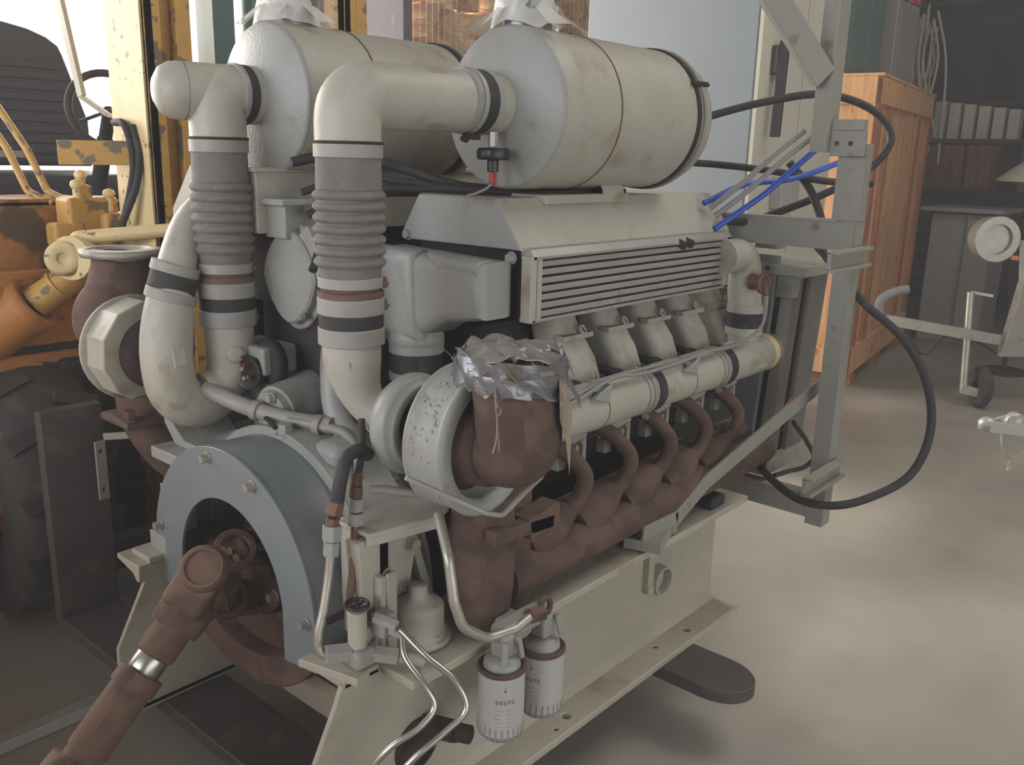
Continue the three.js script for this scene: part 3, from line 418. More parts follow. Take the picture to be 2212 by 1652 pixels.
// ---------------------------------------------------------------- steel base frame
{
  const t = thing('engine_base_frame', 'cream painted steel I-beam skid with an upright cooler frame at its far end', 'frame', [1.7, 0.205, -1.65]);
  const holes = [[2.2, -1.185, 0.012], [1.61, -1.185, 0.012], [2.05, -1.2, 0.007], [1.55, -1.17, 0.006]];
  const near = part(t, 'main_beam', [
    prism([[0.955, 0.592], [0.94, 0.555], [0.86, 0.4], [0.86, 0.21], [2.445, 0.21], [2.445, 0.592]], 'z', -1.256, -1.244, 0.002),
    prism([[0.86, -1.357], [2.445, -1.357], [2.445, -1.143], [0.86, -1.143]], 'y', 0.205, 0.226, 0.003, holes),
    B(1.05, 2.445, 0.58, 0.6, -1.357, -1.143, 0.003), B(0.96, 1.05, 0.58, 0.6, -1.357, -1.244, 0.003),
    prism([[-1.256, 0.226], [-1.275, 0.226], [-1.256, 0.245]], 'x', 0.87, 2.44, 0.0005), prism([[-1.244, 0.226], [-1.225, 0.226], [-1.244, 0.245]], 'x', 0.87, 2.44, 0.0005)], M.beamPaint);
  part(near, 'strap', [B(2.03, 2.06, 0.4, 0.578, -1.244, -1.225, 0.002), cyl([2.045, 0.4, -1.244], [2.045, 0.4, -1.222], 0.016, 0.016, 18)], M.beamPaint);
  part(near, 'pipe_socket', [ring([2.1, 0.41, -1.228], [0, 0, 1], 0.044, 0.038, 0.03), cyl([2.1, 0.41, -1.243], [2.1, 0.41, -1.239], 0.038)], M.beamPaint, 'open round pipe socket');
  part(near, 'dark_hole_disc', [ring([1.15, 0.36, -1.243], [0, 0, 1], 0.062, 0.052, 0.012), cyl([1.15, 0.36, -1.2435], [1.15, 0.36, -1.242], 0.054)], M.darkRust, 'rusty rim with a dark disc painted as the shaded hole');  // web is not cut; a dark disc paints the shade of the hole
  part(near, 'hose_coupler', [cyl([1.17, 0.4, -1.24], [1.19, 0.41, -1.16], 0.026, 0.026, 6), cyl([1.19, 0.41, -1.16], [1.2, 0.412, -1.13], 0.02, 0.02, 14)], M.darkRust, 'dark hose coupler');
  part(t, 'far_beam', [prism([[0.955, 0.592], [0.94, 0.555], [0.86, 0.4], [0.855, 0.21], [2.445, 0.21], [2.445, 0.592]], 'z', -2.012, -2.0, 0.002), prism([[-2.109, 0.6], [-2.109, 0.588], [-2.03, 0.572], [-2.012, 0.555], [-2.0, 0.555], [-1.995, 0.6]], 'x', 0.925, 2.445, 0.002), B(0.86, 2.445, 0.205, 0.226, -2.109, -2.0)], M.beamPaint);
  for (const x of [1.2, 2.35]) part(t, 'cross_member', B(x - 0.04, x + 0.04, 0.26, 0.36, -2.0, -1.257, 0.003), M.beamPaint);
  part(t, 'packer_plate', B(0.95, 1.05, 0.6, 0.616, -2.08, -1.99), M.beamPaint);
  // cooler frame
  const col = (x, y0, y1) => [B(x, x + 0.008, y0, y1, -1.02, -0.974, 0.0005), B(x, x + 0.06, y0, y1, -0.974, -0.965, 0.0005), B(x + 0.008, x + 0.06, y0, y1, -1.02, -1.012, 0.0005)];
  part(t, 'upright', col(2.6, 0.5, 1.44), M.framePaint);
  part(t, 'lower_arm', [B(2.602, 2.61, 0.52, 0.585, -1.4, -1.021, 0.0005), B(2.602, 2.66, 0.585, 0.592, -1.4, -1.021, 0.0005)], M.framePaint);
  part(t, 'upper_arm', [B(2.594, 2.5995, 1.355, 1.433, -1.5, -0.97, 0.0005), B(2.594, 2.66, 1.433, 1.441, -1.5, -1.021, 0.0005)], M.framePaint);
  part(t, 'upper_upright', [B(2.597, 2.603, 1.4405, 1.62, -1.04, -0.986, 0.0005), B(2.597, 2.65, 1.4405, 1.655, -0.986, -0.962, 0.0005)], M.framePaint);
  for (const [y, n] of [[1.34, 0], [0.69, 1]]) part(t, 'clamp_rail', [bar([2.4, y, -0.955], [2.66, y, -0.955], 0.012, 0.05), bar([2.4, y + 0.024, -0.945], [2.66, y + 0.024, -0.945], 0.03, 0.01), bar([2.4, y - 0.024, -0.945], [2.66, y - 0.024, -0.945], 0.03, 0.01)], M.framePaint);
  part(t, 'top_post', [B(2.55, 2.558, 1.63, 2.6, -1.108, -1.07, 0.0005), B(2.55, 2.62, 1.63, 2.6, -1.07, -1.06, 0.0005)], M.framePaint);
  const fp = part(t, 'splice_plate', [B(2.575, 2.59, 1.62, 1.69, -1.06, -0.96, 0.002), B(2.575, 2.61, 1.69, 1.72, -1.06, -0.97, 0.002)], M.framePaint);
  for (const z of [-1.04, -1.0]) part(fp, 'bolt_hole', cyl([2.573, 1.655, z], [2.577, 1.655, z], 0.007), M.rust);
  part(t, 'top_brace', bar([2.08, 2.3, -1.28], [2.54, 1.83, -1.085], 0.07, 0.03, [-1, 0.2, 1]), M.framePaint);
  part(t, 'diagonal_strut', [bar([1.86, 0.645, -1.15], [2.03, 0.64, -1.15], 0.01, 0.06), bar([2.02, 0.645, -1.15], [2.2, 0.72, -1.15], 0.01, 0.045), bar([2.19, 0.715, -1.15], [2.68, 0.93, -1.05], 0.01, 0.045), bar([1.86, 0.62, -1.15], [2.0, 0.62, -1.2], 0.1, 0.03)], M.framePaint);
  part(t, 'strut_foot', B(1.86, 1.875, 0.6, 0.66, -1.22, -1.15, 0.002), M.darkRust);
  part(t, 'rubber_pad', B(2.25, 2.33, 0.6, 0.635, -1.22, -1.16, 0.008), M.rubber);
}
// ---------------------------------------------------------------- engine block
const zc = -1.68;
{
  const e = thing('engine_block', 'air-cooled V engine block coloured dark for the shade between its parts, with pale bell housing', 'engine', [1.8, 0.5, zc]);
  part(e, 'crankcase', [prism([[zc - 0.22, 0.5], [zc + 0.22, 0.5], [zc + 0.26, 0.76], [zc + 0.33, 0.9], [zc + 0.16, 1.18], [zc - 0.16, 1.18], [zc - 0.33, 0.9], [zc - 0.26, 0.76]], 'x', 1.6, 2.45, 0.01), prism([[zc - 0.22, 0.5], [zc + 0.22, 0.5], [zc + 0.26, 0.76], [zc + 0.3, 0.86], [zc + 0.1, 0.95], [zc - 0.2, 0.95], [zc - 0.33, 0.86], [zc - 0.26, 0.76]], 'x', 1.3, 1.62, 0.01)], M.dark);  // dark colour painted in so the gaps between parts look shaded
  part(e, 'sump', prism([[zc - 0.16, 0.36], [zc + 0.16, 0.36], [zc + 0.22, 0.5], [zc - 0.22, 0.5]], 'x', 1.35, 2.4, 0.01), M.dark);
  for (let k = 0; k < 5; k++) {
    const x = 1.62 + k * 0.193, d = V(0, 0.7, 0.71);
    const fins = []; for (let j = 0; j < 9; j++) { const p = V(x, 0.83, -1.52).addScaledVector(d, j * 0.02); fins.push(cyl(p.toArray(), p.clone().addScaledVector(d, 0.006).toArray(), 0.085, 0.085, 20, 0)); }
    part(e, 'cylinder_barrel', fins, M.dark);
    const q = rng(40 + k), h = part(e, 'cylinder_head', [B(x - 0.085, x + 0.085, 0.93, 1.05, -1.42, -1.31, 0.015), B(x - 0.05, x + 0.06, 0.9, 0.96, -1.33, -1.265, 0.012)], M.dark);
    for (let j = 0; j < 4; j++) part(h, 'head_fin', B(x - 0.08, x + 0.08, 0.94 + j * 0.024, 0.945 + j * 0.024, -1.31, -1.285, 0.001), M.darkRust);
    part(h, 'stud', [bolt([x + 0.07, 0.925, -1.255], [0.2, 0.1, 1], 0.011, 0.022), bolt([x + 0.035, 0.915, -1.245], [0.2, 0.1, 1], 0.011, 0.022)], M.zinc);
    part(h, 'clamp', [bar([x - 0.03, 0.92, -1.26], [x + 0.09, 0.945, -1.245], 0.025, 0.02), B(x + 0.085, x + 0.1, 0.86, 0.93, -1.27, -1.24, 0.004), B(x + 0.0, x + 0.03, 0.86, 0.92, -1.28, -1.25, 0.004)], M.band);
    const c = part(e, 'rocker_cover', prism([[-1.5, 1.2], [-1.43, 1.25], [-1.385, 1.17], [-1.33, 1.1], [-1.308, 1.045], [-1.32, 1.005], [-1.39, 1.0], [-1.46, 1.07]], 'x', x + 0.148, x + 0.262, 0.034), M.paint, 'cream cast rocker cover');
    part(c, 'seam_rib', [bar([x + 0.222, 1.165, -1.378], [x + 0.225, 1.04, -1.305], 0.004, 0.01), bar([x + 0.205, 1.165, -1.378], [x + 0.208, 1.04, -1.304], 0.004, 0.01)], M.paint);
    part(c, 'clip_bar', [bar([x + 0.145, 1.15, -1.372], [x + 0.268, 1.15, -1.372], 0.03, 0.014), torus([x + 0.23, 1.165, -1.365], [0.2, 0.5, 0.8], 0.012, 0.004, 16, 6)], M.paint);
  }
  // bell housing and what shows inside it
  const cy = 0.63, cz = -1.703;
  const arch = (r, y0, n = 30) => { const p = [[cz + r, y0]]; for (let k = 0; k <= n; k++) { const a = (k / n) * Math.PI; p.push([cz + r * Math.cos(a), cy + r * Math.sin(a)]); } p.push([cz - r, y0]); return p; };
  part(e, 'bell_housing', [prism([...arch(0.345, 0.5), ...arch(0.3, 0.5).reverse()], 'x', 1.13, 1.3, 0.004), B(1.15, 1.22, 0.93, 0.99, cz - 0.09, cz + 0.02, 0.02), B(1.15, 1.26, 0.9, 0.97, cz + 0.1, cz + 0.2, 0.03), prism(arch(0.345, 0.42), 'x', 1.28, 1.31, 0.003)], M.paintCoolLit);
  part(e, 'housing_back', prism(arch(0.305, 0.4), 'x', 1.24, 1.28, 0.003), M.rust);
  part(e, 'housing_plug', bolt([1.14, 0.962, cz + 0.03], [0, 1, 0], 0.018, 0.03), M.paintCoolLit);
  part(e, 'flywheel', [lathe([1.2, cy - 0.02, cz], [-1, 0, 0], [[0, 0], [0, 0.22], [0.03, 0.22], [0.03, 0.15], [0.06, 0.14], [0.06, 0.1], [0.09, 0.095], [0.09, 0]], 40)], M.rust);
  const lo = []; for (let k = 0; k <= 24; k++) { const a = Math.PI + (k / 24) * Math.PI; lo.push([cz + 0.325 * Math.cos(a), cy + 0.03 + 0.27 * Math.sin(a)]); } const li = []; for (let k = 24; k >= 0; k--) { const a = Math.PI + (k / 24) * Math.PI; li.push([cz + 0.26 * Math.cos(a), cy + 0.03 + 0.2 * Math.sin(a)]); }
  part(e, 'lower_ring', [prism([...lo, ...li], 'x', 1.02, 1.13, 0.004)], M.rust, 'rusty lower half of the housing ring');
  const p2 = []; for (let k = 0; k <= 24; k++) { const a = Math.PI + (k / 24) * Math.PI; p2.push([cz + 0.27 * Math.cos(a), cy + 0.03 + 0.21 * Math.sin(a)]); } const p3 = []; for (let k = 24; k >= 0; k--) { const a = Math.PI + (k / 24) * Math.PI; p3.push([cz + 0.13 * Math.cos(a), cy + 0.02 + 0.11 * Math.sin(a)]); }
  part(e, 'lower_web', prism([...p2, ...p3], 'x', 1.07, 1.1, 0.003), M.rust);
  // front gear case with pumps
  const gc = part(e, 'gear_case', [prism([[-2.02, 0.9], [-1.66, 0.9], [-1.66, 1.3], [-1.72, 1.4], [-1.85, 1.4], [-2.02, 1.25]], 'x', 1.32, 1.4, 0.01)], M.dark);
  const ov = []; for (let k = 0; k < 28; k++) { const a = (k / 28) * Math.PI * 2, up = Math.sin(a); ov.push([-1.85 + Math.cos(a) * (0.105 - 0.025 * (up < 0 ? -up : up * 0.6)), 1.295 + up * 0.115]); }
  const cov = part(e, 'oval_cover', prism(ov, 'x', 1.285, 1.325, 0.006), M.paintCoolLit, 'pale oval inspection cover');
  for (const [z, y] of [[-1.875, 1.4], [-1.79, 1.205]]) part(cov, 'cover_bolt', bolt([1.284, y, z], [-1, 0, 0], 0.008, 0.01), M.zinc);
  part(e, 'cover_rim', prism(ov.map(([z, y]) => [z - 0.0 + (z + 1.85) * 0.18, y + (y - 1.295) * 0.15]), 'x', 1.31, 1.322, 0.003), M.paintCoolLit);
  part(e, 'top_bracket', [B(1.27, 1.33, 1.39, 1.475, -1.915, -1.83, 0.004), B(1.25, 1.34, 1.47, 1.485, -1.93, -1.81, 0.003)], M.paintCoolLit);
  part(e, 'slant_rib', bar([1.31, 1.41, -1.8], [1.31, 1.26, -1.68], 0.03, 0.05), M.paintCoolLit);
  const pump = part(e, 'injection_pump', [cyl([1.2, 0.985, -1.795], [1.34, 1.0, -1.82], 0.062, 0.066, 32), cyl([1.18, 0.983, -1.79], [1.21, 0.986, -1.795], 0.052, 0.054, 32), B(1.2, 1.3, 1.06, 1.13, -2.0, -1.84, 0.008), B(1.22, 1.32, 0.95, 1.06, -1.98, -1.84, 0.02), B(1.24, 1.32, 0.88, 0.98, -1.96, -1.85, 0.006)], M.paintCoolLit, 'pale grey pump with round end plate');
  for (const [y, z] of [[1.025, -1.775], [0.945, -1.765]]) part(pump, 'pump_bolt', bolt([1.178, y, z], [-1, 0, 0], 0.011, 0.014), M.paintCoolLit);
  part(pump, 'pump_rod', cyl([1.16, 0.985, -1.79], [1.12, 0.985, -1.68], 0.006), M.dark);
  part(e, 'pulley', [lathe([1.22, 1.085, -1.87], [1, 0, 0], [[0, 0], [0, 0.05], [0.01, 0.062], [0.03, 0.062], [0.03, 0]], 28), cyl([1.2, 1.085, -1.87], [1.22, 1.085, -1.87], 0.02)], M.dark);
  part(e, 'side_rib', hose([[1.3, 1.2, -1.68], [1.27, 1.1, -1.66], [1.25, 1.0, -1.62], [1.25, 0.94, -1.55]], 0.03, 20, 12), M.paintCoolLit);
  // engine feet on the beams
  part(e, 'mount_plate', [prism([[1.04, -1.36], [1.04, -1.26], [1.2, -1.23], [1.25, -1.25], [1.25, -1.36]], 'y', 0.868, 0.878, 0.002), prism([[1.04, -1.268], [1.2, -1.238], [1.2, -1.23], [1.04, -1.26]], 'y', 0.85, 0.87, 0.002)], M.paint);
  part(e, 'mount_bracket', [B(1.07, 1.13, 0.61, 0.868, -1.39, -1.3, 0.006), prism([[1.09, 0.868], [1.2, 0.868], [1.21, 0.8], [1.19, 0.7], [1.1, 0.66]], 'z', -1.34, -1.3, 0.008), prism([[1.19, 0.82], [1.21, 0.82], [1.27, 0.64], [1.25, 0.63]], 'z', -1.33, -1.31, 0.003), prism([[1.02, 0.86], [1.08, 0.86], [1.08, 0.64], [1.05, 0.64], [1.03, 0.72]], 'z', -1.31, -1.27, 0.004)], M.paint);
  for (const [x, y] of [[1.12, 0.75], [1.19, 0.8], [1.17, 0.71]]) part(e, 'mount_bolt', bolt([x, y, -1.3], [0, 0, 1], 0.014, 0.016), M.paint);
  part(e, 'rubber_mount', lathe([1.17, 0.6, -1.26], [0, 1, 0], [[0, 0], [0, 0.07], [0.014, 0.07], [0.016, 0.06], [0.024, 0.062], [0.03, 0.056], [0.078, 0.055], [0.086, 0.05], [0.092, 0.04], [0.1, 0.022], [0.125, 0.02], [0.125, 0]], 32), M.paint, 'cream round engine mount');
  part(e, 'far_mount', [B(0.99, 1.06, 0.6, 0.66, -2.06, -1.98, 0.004), B(1.02, 1.08, 0.62, 0.78, -2.05, -1.98, 0.006), B(1.0, 1.12, 0.855, 0.885, -2.04, -1.86, 0.004), prism([[-2.06, 0.93], [-1.99, 0.86], [-1.86, 0.86], [-1.86, 0.9], [-1.97, 0.9], [-2.06, 0.96]], 'x', 1.05, 1.2, 0.003)], M.paintCoolLit);
}
// ---------------------------------------------------------------- flywheel guard
{
  const cy = 0.63, cz = -1.703, t = thing('flywheel_guard', 'blue-grey arched sheet steel guard over the flywheel', 'guard', [1.0, 0.54, cz]);
  const arch = (r, y0, n = 36, dz = 0) => { const p = [[cz + dz + r, y0]]; for (let k = 0; k <= n; k++) { const a = (k / n) * Math.PI; p.push([cz + dz + r * Math.cos(a), cy + r * Math.sin(a)]); } p.push([cz + dz - r, y0]); return p; };
  part(t, 'face_plate', prism([...arch(0.326, 0.543), ...arch(0.207, 0.53, 36, 0.006).reverse()], 'x', 0.992, 1.0, 0.001), M.guard);
  part(t, 'rim_band', prism([...arch(0.324, 0.545), ...arch(0.318, 0.545).reverse()], 'x', 1.0, 1.14, 0.001), M.guard);
  for (const a of [4, 66, 100, 168, 38.0, 135]) { if (a === 38 || a === 135) continue; const r = 0.3, q = (a * Math.PI) / 180; part(t, 'hex_bolt', bolt([0.992, cy + r * Math.sin(q), cz + r * Math.cos(q)], [-1, 0, 0], 0.0105, 0.02), M.zinc, 'zinc hex bolt'); }
}
// ---------------------------------------------------------------- drive shaft
{
  const t = thing('drive_shaft', 'rusty cardan drive shaft hanging from the flywheel flange to the floor', 'drive shaft', [0.4, 0, -1.68]);
  const J = V(0.94, 0.685, -1.68), d = V(-0.72, -0.694, 0).normalize(), n = V(-0.56, 0.58, 0.59).normalize(), at = (s, o = 0) => J.clone().addScaledVector(d, s).addScaledVector(n, o).toArray();
  part(t, 'shaft_tube', lathe(J.toArray(), d.toArray(), [[0.05, 0], [0.055, 0.05], [0.1, 0.058], [0.135, 0.055], [0.137, 0.043], [0.195, 0.043], [0.2, 0.04], [0.2, 0.035], [0.24, 0.035], [0.24, 0.05], [0.275, 0.05], [0.277, 0.0445], [0.415, 0.0445], [0.42, 0.041], [0.44, 0.041], [0.44, 0.058], [0.48, 0.062], [0.6, 0.062], [0.62, 0.05], [0.86, 0.05], [0.86, 0]], 36), M.rustShaft);
  part(t, 'polished_collar', lathe(J.toArray(), d.toArray(), [[0.203, 0.03], [0.203, 0.0362], [0.238, 0.0362], [0.238, 0.03]], 32), M.steel, 'bright bare steel collar');
  const ear = (s) => { const c = J.clone().addScaledVector(n, s); return [cyl(c.clone().addScaledVector(n, -0.014 * Math.sign(s)).toArray(), c.clone().addScaledVector(n, 0.014 * Math.sign(s)).toArray(), 0.053, 0.05, 30, 0.005), bar(J.clone().addScaledVector(d, 0.01).addScaledVector(n, s * 0.78).toArray(), J.clone().addScaledVector(d, 0.1).addScaledVector(n, s * 0.55).toArray(), 0.1, 0.04, n.toArray(), 0.016)]; };
  const yk = part(t, 'shaft_yoke', [ear(0.07), ear(-0.07)], M.rustShaft);
  const c1 = J.clone().addScaledVector(n, 0.086); part(yk, 'bearing_cap', [ring(c1.toArray(), n.toArray(), 0.045, 0.037, 0.008, 30), cyl(J.clone().addScaledVector(n, 0.074).toArray(), J.clone().addScaledVector(n, 0.083).toArray(), 0.038, 0.038, 28)], M.rustShaft);
  part(t, 'universal_cross', [cyl(J.clone().addScaledVector(n, -0.06).toArray(), J.clone().addScaledVector(n, 0.06).toArray(), 0.022), cyl([0.94, 0.735, -1.705], [0.94, 0.63, -1.655], 0.022)], M.rustShaft);
  const rc = [0.985, 0.735, -1.655], ra = V(-0.2, 0.62, 0.55).normalize();
  part(t, 'flange_yoke', [ring(rc, ra.toArray(), 0.046, 0.033, 0.03, 30), ring([0.985, 0.6, -1.7], ra.toArray(), 0.046, 0.033, 0.03, 30), bar([1.0, 0.735, -1.66], [1.07, 0.7, -1.69], 0.085, 0.03, ra.toArray(), 0.008), bar([0.99, 0.6, -1.7], [1.07, 0.57, -1.71], 0.085, 0.03, ra.toArray(), 0.008)], M.rustShaft);
  const fl = part(t, 'flange_disc', [cyl([1.065, 0.64, cz0()], [1.09, 0.64, cz0()], 0.1, 0.1, 36), cyl([1.09, 0.64, cz0()], [1.12, 0.64, cz0()], 0.07, 0.07, 30)], M.rust);
  for (let k = 0; k < 8; k++) { const a = (k / 8) * Math.PI * 2 + 0.35; part(fl, 'flange_bolt', bolt([1.066, 0.64 + 0.082 * Math.sin(a), cz0() + 0.082 * Math.cos(a)], [-1, 0, 0], 0.0115, 0.022), k % 3 ? M.zinc : M.rustShaft); }
}
function cz0() { return -1.7; }
// ---------------------------------------------------------------- air cleaners with their pipes
function airCleaner(x0, y, z, len, label, extra) {
  const t = thing('air_cleaner', label, 'air cleaner', [x0 + len / 2, y - 0.19, z], 'air cleaners on the engine'), r = 0.183, c = [x0, y, z];
  part(t, 'canister', lathe(c, [1, 0, 0], [[0.012, r - 0.006], [0.02, r], [0.215, r], [0.22, r + 0.002], [0.225, r], [len - 0.11, r], [len - 0.105, r - 0.008]], 64), M.paint);
  part(t, 'end_plate', lathe(c, [1, 0, 0], [[-0.03, 0], [-0.028, 0.07], [-0.012, 0.13], [0.004, r - 0.008], [0.013, r - 0.002], [0.02, r - 0.004]], 64), M.paintCoolLit, 'domed end plate with cool light put into its paint');
  part(t, 'plate_seam', bar([x0 - 0.022, y + 0.05, z + 0.02], [x0 + 0.004, y + r - 0.012, z + 0.02], 0.002, 0.003), M.paintCoolLit);
  part(t, 'body_seam', ring([x0 + 0.22, y, z], [1, 0, 0], r + 0.0025, r - 0.003, 0.006, 64), M.rustShaft);
  part(t, 'clamp_band', [ring([x0 + len - 0.1, y, z], [1, 0, 0], r + 0.004, r - 0.006, 0.018, 64)], M.darkRust, 'rusty clamp band');
  part(t, 'clamp_band', [ring([x0 + len - 0.072, y, z], [1, 0, 0], r + 0.006, r - 0.006, 0.012, 64)], M.band);
  part(t, 'end_cap', lathe(c, [1, 0, 0], [[len - 0.095, r - 0.004], [len - 0.06, r + 0.004], [len - 0.05, r - 0.002], [len - 0.02, r - 0.008], [len - 0.004, r - 0.03], [len, r - 0.07], [len, 0]], 64), M.paint);
  for (const a of [0.5, 2.4, 4.4]) part(t, 'latch', [bar([x0 + len - 0.12, y + Math.sin(a) * (r + 0.006), z + Math.cos(a) * (r + 0.006)], [x0 + len - 0.04, y + Math.sin(a) * (r + 0.008), z + Math.cos(a) * (r + 0.008)], 0.012, 0.008, [0, Math.sin(a), Math.cos(a)])], M.darkRust);
  part(t, 'outlet_port', lathe([x0, y + 0.008, z], [-1, 0, 0], [[-0.01, 0.085], [0.01, 0.078], [0.025, 0.068], [0.09, 0.066], [0.09, 0.05]], 40), M.paint);
  part(t, 'inlet_neck', [cyl([x0 + 0.1, y + r - 0.03, z - 0.02], [x0 + 0.1, y + r + 0.16, z - 0.02], 0.062, 0.062, 32)], M.tape);
  part(t, 'foot_bracket', [lathe([x0 + 0.33, y - r - 0.012, z + 0.03], [1, 0, 0], [[0, 0.03], [0, 0.034], [0.09, 0.034], [0.09, 0.03]], 24), B(x0 + 0.1, x0 + 0.45, y - r - 0.035, y - r - 0.012, z - 0.06, z + 0.06, 0.003)], M.paint);
  return t;
}
const nearY = 1.704, nz = -1.44, fz = -1.965;
airCleaner(1.6, nearY, nz, 0.68, 'large cream air cleaner canister above the finned charge cooler');
airCleaner(1.31, 1.715, fz, 0.66, 'large cream air cleaner canister behind, in front of the forklift mast');

function ribbedHose(x, z, yTop, s, label, tilt = 0) {           // sleeve, corrugated hose, lower rubber coupling
  const t = thing('corrugated_hose', label, 'hose', [x, yTop - 0.4 * s, z], 'corrugated intake hoses'), r = 0.0655, Y = (d) => yTop - d * s, X = (d) => x - tilt * d;
  const A = [x, yTop, z], dir = V(-tilt, -s, 0), k = s;
  const prof = [[0.028, r - 0.006], [0.028, r - 0.001], [0.09, r + 0.0]]; const n = 7; for (let i = 0; i < n; i++) for (let j = 0; j < 8; j++) { const u = (i + j / 8) / n; prof.push([0.09 + u * 0.155, r - 0.003 + 0.0105 * Math.pow(Math.abs(Math.sin(u * n * Math.PI)), 0.8)]); } prof.push([0.247, r - 0.003], [0.29, r - 0.006], [0.29, r - 0.012]);
  part(t, 'hose_body', lathe(A, dir.toArray(), prof.map(([a, b]) => [a * k, b]), 40), M.hose, 'dark grey corrugated rubber');
  const band = (d, w, ro, m = M.band, nm = 'clamp_band') => part(t, nm, ring([X(d * k), yTop - d * k, z], dir.toArray(), ro, r - 0.012, w * k, 48), m);
  band(0.014, 0.03, r + 0.0025); const wire = band(0.0, 0.006, r + 0.004, M.darkRust, 'edge_wire');
  band(0.275, 0.022, r + 0.0005); band(0.29, 0.008, r - 0.0045, M.rustShaft, 'collar');
  part(t, 'steel_collar', ring([X(0.3 * k), yTop - 0.3 * k, z], dir.toArray(), r + 0.002, r - 0.02, 0.014 * k, 48), M.rustShaft, 'rusty collar lip');
  band(0.323, 0.034, r + 0.003); part(t, 'rubber_coupling', ring([X(0.35 * k), yTop - 0.35 * k, z], dir.toArray(), r + 0.0005, r - 0.015, 0.094 * k, 48), M.rubber, 'black rubber coupling'); band(0.386, 0.036, r + 0.003);
  for (const d of [0.277, 0.323, 0.386]) { const a = 0.6; part(t, 'clamp_screw', [cyl([X(d * k) + Math.cos(a) * (r + 0.006), yTop - d * k - 0.001, z + Math.sin(a) * (r + 0.006) - 0.012], [X(d * k) + Math.cos(a) * (r + 0.006) - 0.012, yTop - d * k - 0.001, z + Math.sin(a) * (r + 0.006) + 0.014], 0.007, 0.007, 10), bar([X(d * k) + 0.045, yTop - d * k, z + 0.05], [X(d * k) + 0.06, yTop - d * k, z + 0.03], 0.014, 0.02)], M.brass); }
  return t;
}
ribbedHose(1.152, nz, 1.615, 0.99, 'dark corrugated intake hose running down to the turbocharger beside the stack');
ribbedHose(1.187, fz, 1.62, 1.1, 'dark corrugated intake hose running down between forklift mast and gear case');
{ // near elbow pipe
  const t = thing('intake_elbow', 'cream painted intake elbow bending down from the cooler-side air cleaner', 'pipe', [1.152, 1.6, nz]);
  part(t, 'elbow', pipe([[1.5, 1.712, nz], [1.152, 1.706, nz], [1.152, 1.59, nz]], 0.0652, 0.1, 44), M.paint);
  part(t, 'weld_seam', torus([1.2, 1.704, nz], [1, -0.75, 0], 0.066, 0.0022, 44, 8), M.paint);
  const s = (x, w, r, m, nm) => part(t, nm, ring([x, 1.7125, nz], [1, 0, 0], r, 0.05, w, 44), m);
  s(1.462, 0.016, 0.07, M.band, 'clamp_band'); s(1.478, 0.014, 0.0715, M.paintCoolLit, 'clamp_band'); s(1.5, 0.05, 0.069, M.rubber, 'rubber_sleeve'); s(1.527, 0.016, 0.0715, M.paintCoolLit, 'clamp_band');
  part(t, 'clamp_lug', [bar([1.46, 1.638, nz + 0.02], [1.5, 1.636, nz + 0.02], 0.02, 0.012), bolt([1.465, 1.632, nz + 0.02], [-1, 0, 0], 0.007, 0.015)], M.darkRust);
}
{ // far elbow with a capped stub
  const t = thing('intake_elbow', 'cream painted intake tee with a rounded capped end before the mast', 'pipe', [1.187, 1.6, fz]);
  part(t, 'tee', [pipe([[1.26, 1.722, fz], [1.187, 1.722, fz], [1.187, 1.6, fz]], 0.0652, 0.072, 44), lathe([1.22, 1.724, fz - 0.01], [-1, 0, -0.25], [[0, 0.062], [0.0, 0.0652], [0.1, 0.0652], [0.101, 0.062], [0.104, 0.0655], [0.13, 0.063], [0.152, 0.05], [0.165, 0.028], [0.168, 0]], 44)], M.paint);
  part(t, 'rubber_sleeve', ring([1.252, 1.722, fz], [1, 0, 0], 0.069, 0.05, 0.024, 44), M.rubber); part(t, 'clamp_band', ring([1.233, 1.722, fz], [1, 0, 0], 0.071, 0.05, 0.014, 44), M.paintCoolLit);
}
